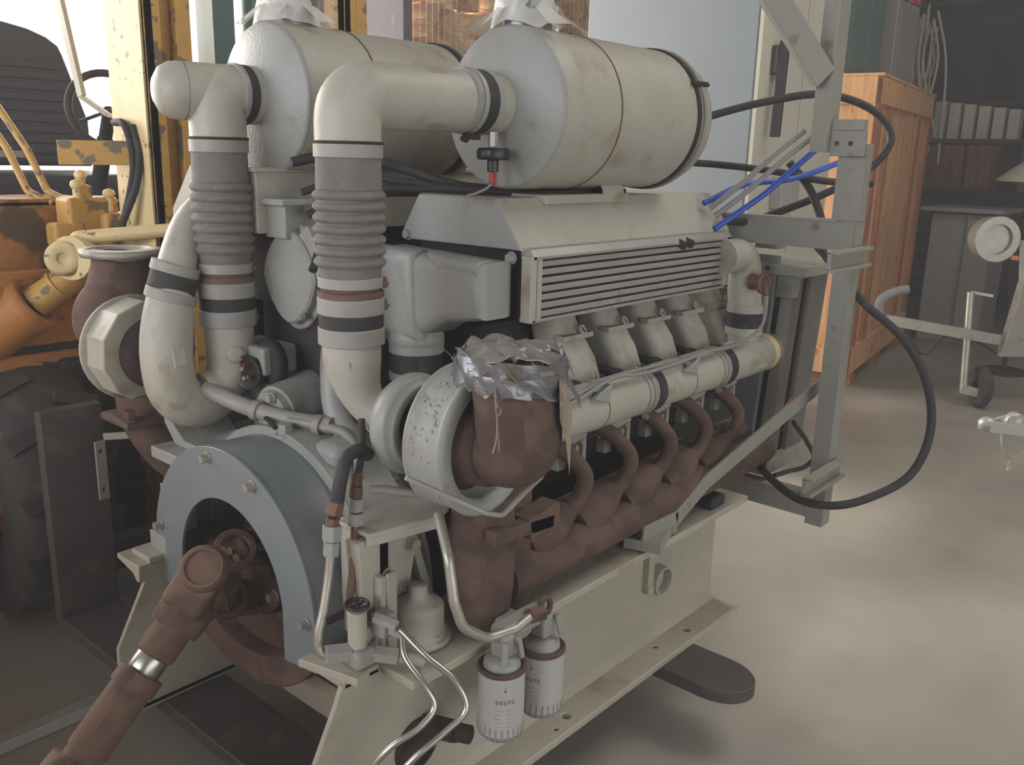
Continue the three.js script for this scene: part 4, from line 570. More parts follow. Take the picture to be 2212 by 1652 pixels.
// ---------------------------------------------------------------- charge air coolers
{
  const t = thing('charge_air_cooler', 'cream charge air cooler with horizontal fins and sloping hood', 'cooler', [2.0, 1.15, -1.5]);
  part(t, 'hood', [prism([[-1.328, 1.396], [-1.328, 1.388], [-1.4, 1.49], [-1.66, 1.49], [-1.715, 1.4], [-1.722, 1.404], [-1.664, 1.502], [-1.404, 1.502]], 'x', 1.55, 2.53, 0.002)], M.paint);
  part(t, 'hood_end', prism([[-1.328, 1.39], [-1.405, 1.501], [-1.662, 1.501], [-1.72, 1.41], [-1.712, 1.388]], 'x', 1.545, 1.556, 0.003), M.paintCoolLit, 'hood end plate with cool light put into its paint');
  part(t, 'hood_end', prism([[-1.328, 1.39], [-1.405, 1.501], [-1.662, 1.501], [-1.72, 1.41], [-1.712, 1.388]], 'x', 2.52, 2.53, 0.003), M.paint);
  for (const [z, y] of [[-1.352, 1.372], [-1.7, 1.4]]) part(t, 'hood_bolt', bolt([1.548, y, z], [-1, 0, 0], 0.012, 0.014), M.paintCoolLit);
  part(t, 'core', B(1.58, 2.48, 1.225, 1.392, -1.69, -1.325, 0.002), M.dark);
  part(t, 'top_rail', prism([[-1.34, 1.392], [-1.312, 1.392], [-1.3, 1.376], [-1.3, 1.37], [-1.34, 1.37]], 'x', 1.565, 2.5, 0.001), M.alu, 'bare aluminium top rail');
  part(t, 'bottom_rail', B(1.565, 2.5, 1.224, 1.231, -1.34, -1.3, 0.001), M.alu);
  part(t, 'end_post', [B(1.556, 1.578, 1.224, 1.378, -1.33, -1.3, 0.002), B(1.582, 1.6, 1.224, 1.376, -1.32, -1.302, 0.002)], M.paint); part(t, 'end_post', B(2.47, 2.5, 1.224, 1.378, -1.33, -1.3, 0.002), M.paint);
  for (let k = 0; k < 7; k++) part(t, 'fin', B(1.6, 2.47, 1.2345 + k * 0.0195, 1.248 + k * 0.0195, -1.326, -1.305, 0.002), M.alu);
  part(t, 'hanger_lug', [cyl([2.2, 1.375, -1.31], [2.22, 1.365, -1.295], 0.012, 0.012, 12), cyl([2.24, 1.377, -1.31], [2.26, 1.367, -1.295], 0.012, 0.012, 12)], M.darkRust);
  const tank = part(t, 'end_tank', [prism([[-1.7, 1.375], [-1.352, 1.365], [-1.352, 1.235], [-1.47, 1.215], [-1.53, 1.18], [-1.7, 1.17]], 'x', 1.44, 1.565, 0.03), prism([[-1.7, 1.38], [-1.56, 1.378], [-1.55, 1.16], [-1.7, 1.16]], 'x', 1.425, 1.5, 0.032), prism([[-1.53, 1.378], [-1.36, 1.37], [-1.36, 1.33], [-1.5, 1.33]], 'x', 1.44, 1.5, 0.018)], M.paintCoolLit, 'cast end tank with cool light put into its paint');
  const cc = [1.495, 1.17, -1.615];
  part(t, 'outlet_pipe', lathe(cc, [0, -1, 0], [[-0.05, 0.066], [0, 0.066], [0.01, 0.07], [0.03, 0.07], [0.032, 0.06], [0.16, 0.055], [0.26, 0.052], [0.26, 0]], 36), M.paintCoolLit);
  part(t, 'clamp_band', ring([1.495, 1.13, -1.615], [0, 1, 0], 0.069, 0.05, 0.022), M.paintCoolLit); part(t, 'rubber_sleeve', ring([1.495, 1.095, -1.615], [0, 1, 0], 0.067, 0.05, 0.055), M.rubber); part(t, 'clamp_band', ring([1.495, 1.06, -1.615], [0, 1, 0], 0.069, 0.05, 0.022), M.paintCoolLit);
  const re = part(t, 'rear_elbow', [pipe([[2.45, 1.32, -1.3], [2.56, 1.32, -1.285], [2.575, 1.1, -1.27]], 0.052, 0.11, 36)], M.paint);
  part(re, 'clamp_band', ring([2.574, 1.155, -1.272], [0, 1, 0], 0.058, 0.04, 0.024), M.paint); part(re, 'rubber_sleeve', ring([2.574, 1.12, -1.272], [0, 1, 0], 0.056, 0.04, 0.05), M.rubber); part(re, 'clamp_band', ring([2.574, 1.085, -1.272], [0, 1, 0], 0.058, 0.04, 0.024), M.paint);
  part(re, 'sensor', [cyl([2.53, 1.245, -1.24], [2.52, 1.245, -1.19], 0.024, 0.02, 18), torus([2.52, 1.245, -1.195], [-0.2, 0, 1], 0.024, 0.009, 20, 8), cyl([2.52, 1.245, -1.19], [2.518, 1.21, -1.18], 0.008)], M.brass, 'brown sensor plug');
}
{
  const t = thing('charge_air_cooler', 'second charge air cooler hood seen between the two corrugated hoses', 'cooler', [1.8, 1.15, -2.05]);
  part(t, 'hood', prism([[-1.9, 1.4], [-1.9, 1.553], [-2.2, 1.553], [-2.3, 1.44], [-2.3, 1.4]], 'x', 1.24, 2.2, 0.003), M.paint);
  part(t, 'hood_lip', B(1.23, 2.2, 1.545, 1.556, -1.93, -1.89, 0.002), M.paint);
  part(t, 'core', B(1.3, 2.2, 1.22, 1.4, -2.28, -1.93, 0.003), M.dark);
  part(t, 'front_post', B(1.3, 1.36, 0.95, 1.4, -2.12, -2.04, 0.004), M.dark);
}
// ---------------------------------------------------------------- intake manifold along the near bank
{
  const y = 1.003, z = -1.25, r = 0.06, t = thing('intake_manifold', 'cream intake manifold tube running along the cylinder bank', 'manifold', [2.1, y - 0.06, z]);
  const cuts = [1.45, 1.985, 2.38, 2.7];
  for (let k = 0; k < 3; k++) part(t, 'tube_section', cyl([cuts[k] + 0.004, y, z], [cuts[k + 1] - 0.004, y, z], r, r, 40, 0.004), M.paint);
  part(t, 'end_cap', lathe([2.7, y, z], [1, 0, 0], [[-0.01, r + 0.002], [0.03, r + 0.002], [0.05, r - 0.006], [0.055, 0.02], [0.055, 0]], 40), M.paint);
  for (const x of [1.985, 2.38]) { part(t, 'rubber_sleeve', ring([x, y, z], [1, 0, 0], r + 0.003, r - 0.012, 0.036, 40), M.rubber); part(t, 'clamp_band', ring([x - 0.035, y, z], [1, 0, 0], r + 0.004, r - 0.012, 0.02, 40), M.band); part(t, 'clamp_band', ring([x - 0.062, y, z], [1, 0, 0], r + 0.0025, r - 0.012, 0.008, 40), M.framePaint); part(t, 'clamp_screw', bolt([x - 0.03, y - r - 0.004, z + 0.02], [0.2, -0.4, 1], 0.009, 0.014), M.zinc); }
  part(t, 'weld_seam', [ring([1.74, y, z], [1, 0, 0], r + 0.0012, r - 0.01, 0.004, 40), ring([2.16, y, z], [1, 0, 0], r + 0.0012, r - 0.01, 0.004, 40)], M.rustShaft);
  for (const x of [1.7, 2.12]) part(t, 'support_clip', [prism([[x - 0.03, y + 0.04], [x + 0.04, y + 0.066], [x + 0.04, y + 0.02]], 'z', z + 0.045, z + 0.06, 0.002), bar([x + 0.0, y + 0.055, z + 0.02], [x + 0.06, y + 0.058, z + 0.03], 0.05, 0.008)], M.paintCoolLit);
  part(t, 'riser', [cyl([2.574, 0.98, -1.265], [2.574, 1.09, -1.271], 0.05, 0.05, 36), lathe([2.574, 0.98, -1.262], [0, 1, 0], [[0, 0.075], [0.03, 0.064], [0.06, 0.052], [0.075, 0.05]], 36)], M.paint);
  part(t, 'paint_patch', ring([2.665, y, z], [1, 0, 0], r + 0.0008, r - 0.01, 0.03, 40), M.yellowPale);
}
single('sensor_cable', 'pair of thin grey cables tied along the top of the intake manifold', 'cable', [hose([[2.518, 1.21, -1.178], [2.515, 1.13, -1.18], [2.5, 1.09, -1.2], [2.4, 1.07, -1.22], [2.2, 1.073, -1.212], [2.05, 1.068, -1.215], [1.9, 1.078, -1.21], [1.75, 1.073, -1.21], [1.6, 1.06, -1.205], [1.5, 1.045, -1.2]], 0.005, 90, 8), hose([[2.52, 1.21, -1.185], [2.52, 1.12, -1.185], [2.49, 1.085, -1.205], [2.38, 1.07, -1.205], [2.22, 1.078, -1.2], [2.06, 1.07, -1.2], [1.88, 1.07, -1.2], [1.77, 1.08, -1.2], [1.62, 1.055, -1.195], [1.5, 1.035, -1.192]], 0.005, 90, 8)], M.grey);
// ---------------------------------------------------------------- exhaust manifold
{
  const t = thing('exhaust_manifold', 'rusty exhaust manifold with five curved runners below the intake tube', 'manifold', [1.9, 0.62, -1.21]);
  part(t, 'collector', [pipe([[1.36, 0.69, -1.195], [2.62, 0.7, -1.2]], 0.05, 0.01, 28), pipe([[1.42, 0.76, -1.23], [2.55, 0.78, -1.25]], 0.034, 0.01, 24)], M.rust);
  for (let k = 0; k < 5; k++) {
    const x = 1.575 + k * 0.193, ru = part(t, 'runner', hose([[x, 0.96, -1.28], [x + 0.045, 0.91, -1.215], [x + 0.075, 0.855, -1.19], [x + 0.05, 0.8, -1.195], [x - 0.02, 0.76, -1.205], [x - 0.08, 0.735, -1.21]], 0.0205, 36, 16), M.rust);
    part(ru, 'port_lobe', sweep(smooth([[x + 0.02, 0.785, -1.2], [x - 0.03, 0.76, -1.203], [x - 0.12, 0.73, -1.208]], 16), (u) => 0.026 + 0.022 * Math.sin(u * 2.6), 22), M.rust);
    part(ru, 'flange', bar([x - 0.035, 0.95, -1.272], [x + 0.035, 0.965, -1.272], 0.03, 0.04), M.darkRust);
  }
  const dp = part(t, 'down_pipe', [lathe([1.3, 0.6, -1.2], [0.02, 1, -0.02], [[0, 0], [0.0, 0.05], [0.02, 0.062], [0.1, 0.07], [0.2, 0.074], [0.25, 0.07], [0.36, 0.06], [0.42, 0.058]], 36), cyl([1.4, 0.63, -1.22], [1.4, 0.9, -1.22], 0.058, 0.055, 30)], M.rust, 'wide rusty downpipe');
  part(dp, 'flange', [bar([1.25, 0.845, -1.13], [1.44, 0.83, -1.13], 0.03, 0.03), bar([1.36, 0.83, -1.14], [1.46, 0.845, -1.14], 0.05, 0.05), cyl([1.3, 0.9, -1.2], [1.3, 0.92, -1.2], 0.08, 0.08, 30)], M.rust);
}
// ---------------------------------------------------------------- near turbocharger
{
  const t = thing('turbocharger', 'turbocharger with a ribbed cream drum and rusty exhaust stack', 'turbocharger', [1.2, 0.93, -1.2]);
  const x = 1.2, y = 1.063, ax = [0.06, 0, 1];
  part(t, 'compressor_housing', lathe([x - 0.01, y, -1.36], ax, [[0, 0.04], [0.004, 0.06], [0.02, 0.075], [0.028, 0.092], [0.045, 0.103], [0.06, 0.106], [0.074, 0.104], [0.08, 0.099], [0.083, 0.092], [0.09, 0.09], [0.094, 0.084], [0.09, 0.07], [0.07, 0.05]], 48), M.paintCoolLit, 'smooth pale compressor housing');
  part(t, 'bearing_housing', lathe([x, y, -1.26], ax, [[0, 0.07], [0.02, 0.06], [0.05, 0.06]], 30), M.rust);
  const drum = part(t, 'turbine_drum', lathe([x + 0.006, y, -1.2], ax, [[0, 0.05], [0, 0.135], [0.004, 0.144], [0.008, 0.146], [0.012, 0.144], [0.014, 0.1415], [0.084, 0.1415], [0.087, 0.145], [0.092, 0.146], [0.097, 0.143], [0.1, 0.135], [0.1, 0.115], [0.085, 0.11], [0.03, 0.105], [0.03, 0.05]], 64), M.paintCoolLit, 'pale drum-shaped heat shield');
  const q = rng(77), dots = []; for (let k = 0; k < 90; k++) { const a = 1.0 + q() * 2.3 + (q() < 0.3 ? q() * 1.2 : 0), u = 0.018 + q() * 0.064, rr = 0.0015 + q() * 0.0022, g = new THREE.IcosahedronGeometry(rr, 1); g.translate(x + 0.006 + u * 0.06 + Math.cos(a) * 0.1415, y + Math.sin(a) * 0.1415, -1.2 + u); dots.push(g); }
  part(drum, 'paint_blister', dots, M.paintCoolLit).userData.kind = 'stuff';
  part(t, 'turbine_core', lathe([x, y, -1.18], ax, [[0, 0.1], [0.04, 0.1], [0.06, 0.085], [0.1, 0.08], [0.1, 0]], 36), M.rust);
  const ob = part(t, 'outlet_elbow', sweep(fillet([[x + 0.01, y, -1.11], [x + 0.006, y + 0.005, -1.02], [x - 0.012, 1.255, -1.028]], 0.05, 12), (u) => 0.072 + 0.008 * ss(0.05, 0.4, u), 44), M.rust, 'rusty upright exhaust stack');
  part(t, 'outlet_flange', [lathe([x - 0.012, 1.215, -1.028], [0, 1, 0], [[0, 0.08], [0, 0.092], [0.025, 0.094], [0.03, 0.085]], 40)], M.gasket);
  part(t, 'oil_line', pipe([[0.975, 1.06, -1.08], [1.09, 0.985, -1.0], [1.125, 0.972, -0.99], [1.225, 1.01, -0.995], [1.25, 1.03, -1.02]], 0.005, 0.02, 10), M.band);
  const jag = [[1.235, 0.99]]; for (let k = 0; k < 8; k++) jag.push([1.262 + (k % 2) * 0.018 - 0.002 * k, 1.0 + k * 0.016]); jag.push([1.24, 1.12]); part(t, 'torn_shim', prism(jag, 'z', -1.012, -1.01, 0.0005), M.band, 'torn metal edge');
  part(t, 'inlet_cone', sweep(smooth([[1.152, 1.222, nz], [1.151, 1.17, nz + 0.004], [1.156, 1.12, nz + 0.016], [1.166, 1.085, nz + 0.036], [1.178, 1.068, nz + 0.06], [1.187, 1.063, nz + 0.085]], 26), (u) => 0.06 - 0.02 * ss(0.15, 0.75, u), 40), M.paint, 'cream tapering inlet pipe');
  const wd = []; for (let k = 0; k < 26; k++) { const u = k / 25, g = new THREE.IcosahedronGeometry(0.0022 + 0.001 * q(), 1); g.translate(1.108 + u * 0.03 + (q() - 0.5) * 0.003, 1.185 - u * 0.11, nz + 0.045 - 0.012 * u); wd.push(g); }
  part(t, 'weld_bead', wd, M.alu).userData.kind = 'stuff';
  part(t, 'inlet_clamp', [ring([1.186, 1.063, -1.362], ax, 0.046, 0.03, 0.02), ring([1.18, 1.066, -1.385], ax, 0.045, 0.03, 0.01)], M.band);
}
// plastic sheet taped over the stack
{
  const t = thing('stack_cover', 'torn grey plastic and duct tape wrapped over the rusty exhaust stack', 'plastic cover', [1.212, 1.2, -1.015]);
  const cx = 1.185, cz = -1.03;
  const top = new THREE.SphereGeometry(0.096, 40, 14, 0, Math.PI * 2, 0, Math.PI * 0.5); top.scale(1, 0.16, 1); top.translate(cx, 1.258, cz);
  part(t, 'plastic_top', wobble(top, 0.03, 46, 3), M.plastic, 'crumpled clear plastic');
  const skirt = (r0, r1, y0, y1, seg, jag, seed) => { const q = rng(seed), pos = [], idx = [], n = seg; for (let k = 0; k <= n; k++) { const a = (k / n) * Math.PI * 2, d = y0 + jag * (k === n ? 0 : q()), w = (q() - 0.5) * 0.012; for (let j = 0; j <= 6; j++) { const u = j / 6, r = r1 + (r0 + w - r1) * u + 0.004 * Math.sin(a * 9 + j); pos.push(cx + Math.cos(a) * r, y1 + (d - y1) * u, cz + Math.sin(a) * r); } } for (let k = 0; k < n; k++) for (let j = 0; j < 6; j++) { const a = k * 7 + j, b = a + 7; idx.push(a, b, a + 1, b, b + 1, a + 1); } const g = new THREE.BufferGeometry(); g.setAttribute('position', new THREE.Float32BufferAttribute(pos, 3)); g.setIndex(idx); g.computeVertexNormals(); return g; };
  part(t, 'tape_wrap', wobble(skirt(0.094, 0.098, 1.18, 1.258, 60, 0.03, 9), 0.014, 34, 4), M.tape, 'grey duct tape');
  part(t, 'plastic_skirt', wobble(skirt(0.095, 0.099, 1.185, 1.23, 22, 0.035, 12), 0.02, 22, 5), M.tape);
  const flap = (pts) => { const g = new THREE.BufferGeometry(); g.setAttribute('position', new THREE.Float32BufferAttribute(pts.flat(), 3)); const idx = []; for (let i = 1; i < pts.length - 1; i++) idx.push(0, i, i + 1); g.setIndex(idx); g.computeVertexNormals(); return g; };
  part(t, 'tape_flap', wobble(flap([[1.262, 1.24, -0.975], [1.275, 1.23, -0.99], [1.315, 1.16, -0.97], [1.3, 1.145, -0.955], [1.268, 1.19, -0.96]]), 0.01, 30, 6), M.tape);
  part(t, 'tape_flap', flap([[1.1, 1.27, -1.08], [1.08, 1.24, -1.075], [1.078, 1.205, -1.07], [1.09, 1.215, -1.05], [1.105, 1.25, -1.045]]), M.plastic);
  part(t, 'film_tail', wobble(flap([[1.2, 1.225, -0.932], [1.255, 1.22, -0.95], [1.262, 1.14, -0.945], [1.25, 1.08, -0.936], [1.246, 1.03, -0.934], [1.238, 1.09, -0.932], [1.205, 1.15, -0.93]]), 0.012, 25, 8), M.gasket, 'hanging scrap of yellowed film');
  const q = rng(15), th = []; for (let k = 0; k < 60; k++) { const a = q() * 6.28, r = 0.095 + 0.006 * q(), x = cx + Math.cos(a) * r, z = cz + Math.sin(a) * r, y = 1.25 - q() * 0.02; th.push(hose([[x, y, z], [x + (q() - 0.5) * 0.03, y + (q() - 0.3) * 0.02, z + (q() - 0.5) * 0.03], [x + (q() - 0.5) * 0.04, y + (q() - 0.45) * 0.04, z + (q() - 0.5) * 0.04]], 0.0006, 6, 4)); }
  part(t, 'frayed_threads', th, M.gasket, 'frayed tape threads').userData.kind = 'stuff';
  part(t, 'string', [hose([[1.105, 1.24, -0.99], [1.094, 1.2, -0.985], [1.098, 1.15, -0.983], [1.096, 1.12, -0.983], [1.09, 1.1, -0.985]], 0.0014, 24, 6), hose([[1.098, 1.15, -0.983], [1.102, 1.12, -0.982], [1.106, 1.1, -0.985]], 0.0014, 12, 6), hose([[1.106, 1.2, -0.99], [1.093, 1.185, -0.981], [1.106, 1.175, -0.982], [1.098, 1.165, -0.981]], 0.002, 16, 6)], M.gasket, 'knotted brown string');
}
// ---------------------------------------------------------------- far turbocharger and its cold pipe
{
  const t = thing('turbocharger', 'rusty turbocharger with open flange and faceted pale drum beside the forklift', 'turbocharger', [1.06, 0.7, -2.25]);
  const x = 1.085, y = 1.085, oc = []; for (let k = 0; k < 11; k++) { const a = (k / 11) * Math.PI * 2 + 0.5; oc.push([x + Math.cos(a) * 0.128, y + Math.sin(a) * 0.135]); }
  part(t, 'turbine_drum', [prism(oc, 'z', -2.27, -2.17, 0.003), lathe([x, y, -2.275], [0, 0, 1], [[0, 0.12], [0, 0.137], [0.01, 0.14], [0.014, 0.137], [0.014, 0.12]], 40)], M.paint, 'pale faceted drum');
  part(t, 'drum_mouth', lathe([x + 0.01, y, -2.175], [0, 0, 1], [[0, 0.095], [0.02, 0.09], [0.05, 0.07], [0.06, 0]], 36), M.darkRust);
  part(t, 'volute', [lathe([x + 0.02, y + 0.06, -2.38], [0, 0, 1], [[-0.06, 0], [-0.05, 0.07], [-0.02, 0.115], [0.03, 0.13], [0.08, 0.115], [0.1, 0.08]], 40), sweep(smooth([[x + 0.03, y + 0.08, -2.37], [x + 0.03, y + 0.17, -2.36], [x + 0.03, 1.315, -2.35]], 14), (u) => 0.105 - 0.03 * ss(0, 0.9, u), 36)], M.rust);
  part(t, 'outlet_flange', [lathe([x + 0.03, 1.315, -2.35], [0, 1, 0], [[0, 0.07], [0, 0.105], [0.018, 0.105], [0.02, 0.068], [-0.06, 0.06]], 12)], M.paint, 'open outlet flange with chipped paint');
  part(t, 'outlet_bore', cyl([x + 0.03, 1.24, -2.35], [x + 0.03, 1.25, -2.35], 0.066), M.dark);
  part(t, 'lower_pipe', sweep(smooth([[x, 0.98, -2.22], [x + 0.01, 0.9, -2.22], [x + 0.06, 0.8, -2.2], [x + 0.14, 0.72, -2.18], [x + 0.2, 0.66, -2.15]], 20), (u) => 0.075 - 0.01 * u, 30), M.rust);
  part(t, 'lower_flange', [prism([[0.99, -2.28], [1.17, -2.28], [1.17, -2.13], [0.99, -2.13]], 'y', 0.9, 0.925, 0.01)], M.rust);
  for (const [a, b] of [[1.0, -2.14], [1.15, -2.14]]) part(t, 'flange_bolt', bolt([a, 0.925, b], [0, 1, 0], 0.016, 0.028), M.rust);
  const cp = part(t, 'cold_pipe', sweep(smooth([[1.24, 1.47, -2.08], [1.155, 1.42, -2.05], [1.08, 1.32, -2.005], [1.04, 1.2, -1.985], [1.028, 1.1, -1.98], [1.045, 1.02, -1.98], [1.1, 0.985, -1.98], [1.16, 1.0, -1.99]], 40), (u) => 0.044 + 0.016 * ss(0.3, 0.6, u), 36), M.paint, 'cream curved cold air pipe');
  const cb = (p, d, m, w, r) => part(cp, m === M.rubber ? 'rubber_sleeve' : 'clamp_band', ring(p, d, r, 0.03, w), m);
  cb([1.075, 1.318, -2.0], [0.3, 1, 0.1], M.band, 0.025, 0.057); cb([1.066, 1.288, -1.997], [0.3, 1, 0.1], M.rubber, 0.04, 0.056); cb([1.056, 1.256, -1.993], [0.3, 1, 0.1], M.band, 0.025, 0.06);
  part(cp, 'cast_plate', bar([1.028, 1.15, -1.928], [1.03, 1.1, -1.922], 0.03, 0.01, [0, 0, 1]), M.paint);
  part(t, 'inlet_elbow', sweep(smooth([[1.187, 1.19, fz], [1.186, 1.12, fz + 0.004], [1.18, 1.06, fz + 0.004], [1.155, 1.025, fz + 0.002], [1.11, 1.015, fz]], 24), (u) => 0.062 - 0.012 * u, 40), M.paint, 'cream inlet elbow');
  part(t, 'elbow_boss', lathe([1.17, 1.11, fz + 0.05], [-0.2, 0.2, 1], [[-0.02, 0.03], [0.012, 0.022], [0.016, 0.014], [0.016, 0]], 24), M.paint);
  part(t, 'rust_stay', bar([1.17, 0.78, -2.2], [1.2, 0.3, -2.2], 0.05, 0.03), M.rust);
}
{
  const t = thing('drilled_bracket', 'pale steel bracket bar with drilled holes hanging near the tyre', 'bracket', [1.08, 0.6, -2.48]);
  part(t, 'upright_bar', prism([[1.055, 0.6], [1.085, 0.6], [1.085, 0.775], [1.055, 0.775]], 'z', -2.49, -2.482, 0.001, [[1.07, 0.745, 0.007], [1.07, 0.63, 0.007]]), M.framePaint);
  part(t, 'top_bar', bar([1.085, 0.785, -2.49], [1.2, 0.8, -2.36], 0.01, 0.02), M.framePaint);
}
// ---------------------------------------------------------------- oil cooler at the far end
{
  const t = thing('oil_cooler', 'large grey oil cooler radiator with fine vertical fins inside the upright frame', 'radiator', [2.75, 0.6, -1.4]);
  const lean = (g) => { const p = g.attributes.position; for (let i = 0; i < p.count; i++) p.setX(i, p.getX(i) + (p.getY(i) - 0.62) * 0.13); return g; };
  const x0 = 2.63, x1 = 2.9;
  part(t, 'side_tank', lean(B(x0 - 0.01, x0 + 0.012, 0.66, 1.31, -1.75, -1.24, 0.004)), M.guard, 'flat blue-grey side plate');
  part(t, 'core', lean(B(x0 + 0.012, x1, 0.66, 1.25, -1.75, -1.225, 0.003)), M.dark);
  for (let k = 0; k < 30; k++) part(t, 'cooling_fin', lean(B(x0 + 0.016 + k * 0.0088, x0 + 0.0195 + k * 0.0088, 0.66, 1.24, -1.23, k > 7 && k < 15 ? -1.2 : -1.185, 0)), k > 7 && k < 15 ? M.darkRust : M.framePaint);
  part(t, 'top_tank', [lean(prism([[-1.75, 1.31], [-1.15, 1.28], [-1.15, 1.25], [-1.75, 1.25]], 'x', x0 - 0.015, x1 + 0.02, 0.004)), lean(B(x0 + 0.0, x0 + 0.05, 1.18, 1.27, -1.24, -1.18, 0.004))], M.framePaint);
  part(t, 'pressed_rail', lean(B(x0 - 0.03, x0 + 0.03, 1.35, 1.4, -1.8, -1.33, 0.006)), M.alu);
  part(t, 'rail_end', lean(B(x0 - 0.01, x0 + 0.05, 1.33, 1.41, -1.33, -1.25, 0.004)), M.alu);
  part(t, 'rail_stay', lean(B(x0 - 0.01, x0 + 0.02, 1.3, 1.36, -1.7, -1.66, 0.002)), M.framePaint);
  part(t, 'bottom_tank', lean(B(x0 - 0.015, x1 + 0.01, 0.61, 0.66, -1.75, -1.17, 0.004)), M.framePaint);
  part(t, 'plate_bolt', lean(uvBox(mergeGeometries(bolt([x0 - 0.01, 1.27, -1.27], [-1, 0, 0], 0.008, 0.008)))), M.dark);
}
// ---------------------------------------------------------------- oil filters on their head
function canvasLabel(lines, w, h) {
  const c = document.createElement('canvas'); c.width = w; c.height = h; const g = c.getContext('2d'); g.fillStyle = '#b4b2ae'; g.fillRect(0, 0, w, h);
  lines(g, w, h); const t = new THREE.CanvasTexture(c); t.colorSpace = THREE.SRGBColorSpace; return t;
}
const filterPrint = mat({ roughness: 0.45, map: canvasLabel((g, w, h) => {
  g.fillStyle = '#6e6a6c'; g.font = 'bold 46px sans-serif'; g.textAlign = 'center';
  for (const cx of [w * 0.25, w * 0.75]) { g.fillText('DEUTZ', cx, h * 0.42); g.fillRect(cx - 6, h * 0.17, 12, 26); g.fillRect(cx - 2, h * 0.12, 4, 20); g.font = '20px sans-serif'; g.fillStyle = '#8a8688'; for (let k = 0; k < 5; k++) { g.fillRect(cx - 70, h * (0.52 + k * 0.07), 62 - (k * 13) % 30, 5); g.fillRect(cx + 10, h * (0.52 + k * 0.07), 58 - (k * 17) % 34, 5); } g.fillStyle = '#a2605c'; g.fillRect(cx - 76, h * 0.66, 36, 6); g.fillStyle = '#5a5658'; g.font = 'bold 46px sans-serif'; }
}, 1024, 512) });
function oilFilter(x, y0, z, h, label, turn) {
  const t = thing('oil_filter', label, 'oil filter', [x, y0, z], 'spin-on oil filters'), r = 0.0485;
  const g = new THREE.CylinderGeometry(r, r, h * 0.86, 40, 1, true, turn); g.translate(x, y0 + h * 0.55, z); g.userData.keepUV = true; const gn = g.toNonIndexed(); gn.userData.keepUV = true;
  part(t, 'canister', gn, filterPrint, 'pale grey can with small dark print');
  part(t, 'bottom', lathe([x, y0, z], [0, 1, 0], [[0, 0], [0.001, 0.03], [0.004, r - 0.008], [0.012, r - 0.002], [h * 0.125, r]], 40), M.paintCoolLit);
  const fl = []; for (let k = 0; k < 24; k++) { const a = (k / 24) * Math.PI * 2; fl.push(bar([x + Math.cos(a) * (r - 0.0005), y0 + 0.012, z + Math.sin(a) * (r - 0.0005)], [x + Math.cos(a) * (r + 0.0003), y0 + 0.04, z + Math.sin(a) * (r + 0.0003)], 0.004, 0.003)); }
  part(t, 'grip_flutes', fl, M.paintCoolLit);
  part(t, 'rim', lathe([x, y0 + h * 0.97, z], [0, 1, 0], [[0, r], [0.003, r + 0.003], [0.01, r + 0.003], [0.013, r - 0.003], [0.006, r - 0.008]], 40), M.rust, 'rusty rolled rim');
  part(t, 'cap', lathe([x, y0 + h * 0.97, z], [0, 1, 0], [[0.004, 0], [0.006, r - 0.006], [0.01, r - 0.009], [0.022, r - 0.011], [0.03, r - 0.018], [0.034, 0.018], [0.034, 0]], 36), M.paintCoolLit);
  return t;
}
oilFilter(1.243, 0.418, -1.085, 0.158, 'pale spin-on oil filter hanging beside the beam nearest the bent steel tubes', 0.9);
oilFilter(1.375, 0.408, -1.085, 0.155, 'pale spin-on oil filter behind the other one, below the oil pipe elbow', 0.2);
{
  const t = thing('filter_head', 'greasy cast filter head joining the two oil filters to the beam', 'filter head', [1.31, 0.56, -1.11]);
  part(t, 'casting', [B(1.225, 1.265, 0.6, 0.65, -1.105, -1.065, 0.008), B(1.355, 1.395, 0.592, 0.645, -1.105, -1.065, 0.008), B(1.24, 1.38, 0.625, 0.662, -1.12, -1.075, 0.01), B(1.28, 1.34, 0.602, 0.65, -1.2, -1.09, 0.008)], M.band);
  for (const [x, dx] of [[1.225, -0.01], [1.262, 0.006], [1.39, 0.01]]) part(t, 'casting_leg', bar([x, 0.645, -1.06], [x + dx, 0.598, -1.054], 0.012, 0.012), M.band);
  part(t, 'union_nut', [cyl([1.32, 0.66, -1.08], [1.36, 0.655, -1.075], 0.018, 0.018, 6), torus([1.375, 0.665, -1.08], [0, 0.2, 1], 0.016, 0.006, 18, 8)], M.rustShaft);
  part(t, 'oil_pipe', pipe([[1.17, 0.9, -1.2], [1.13, 0.84, -1.13], [1.125, 0.76, -1.11], [1.14, 0.7, -1.1], [1.2, 0.655, -1.09], [1.27, 0.648, -1.08], [1.33, 0.66, -1.078]], 0.0105, 0.05, 14), M.zinc);
}
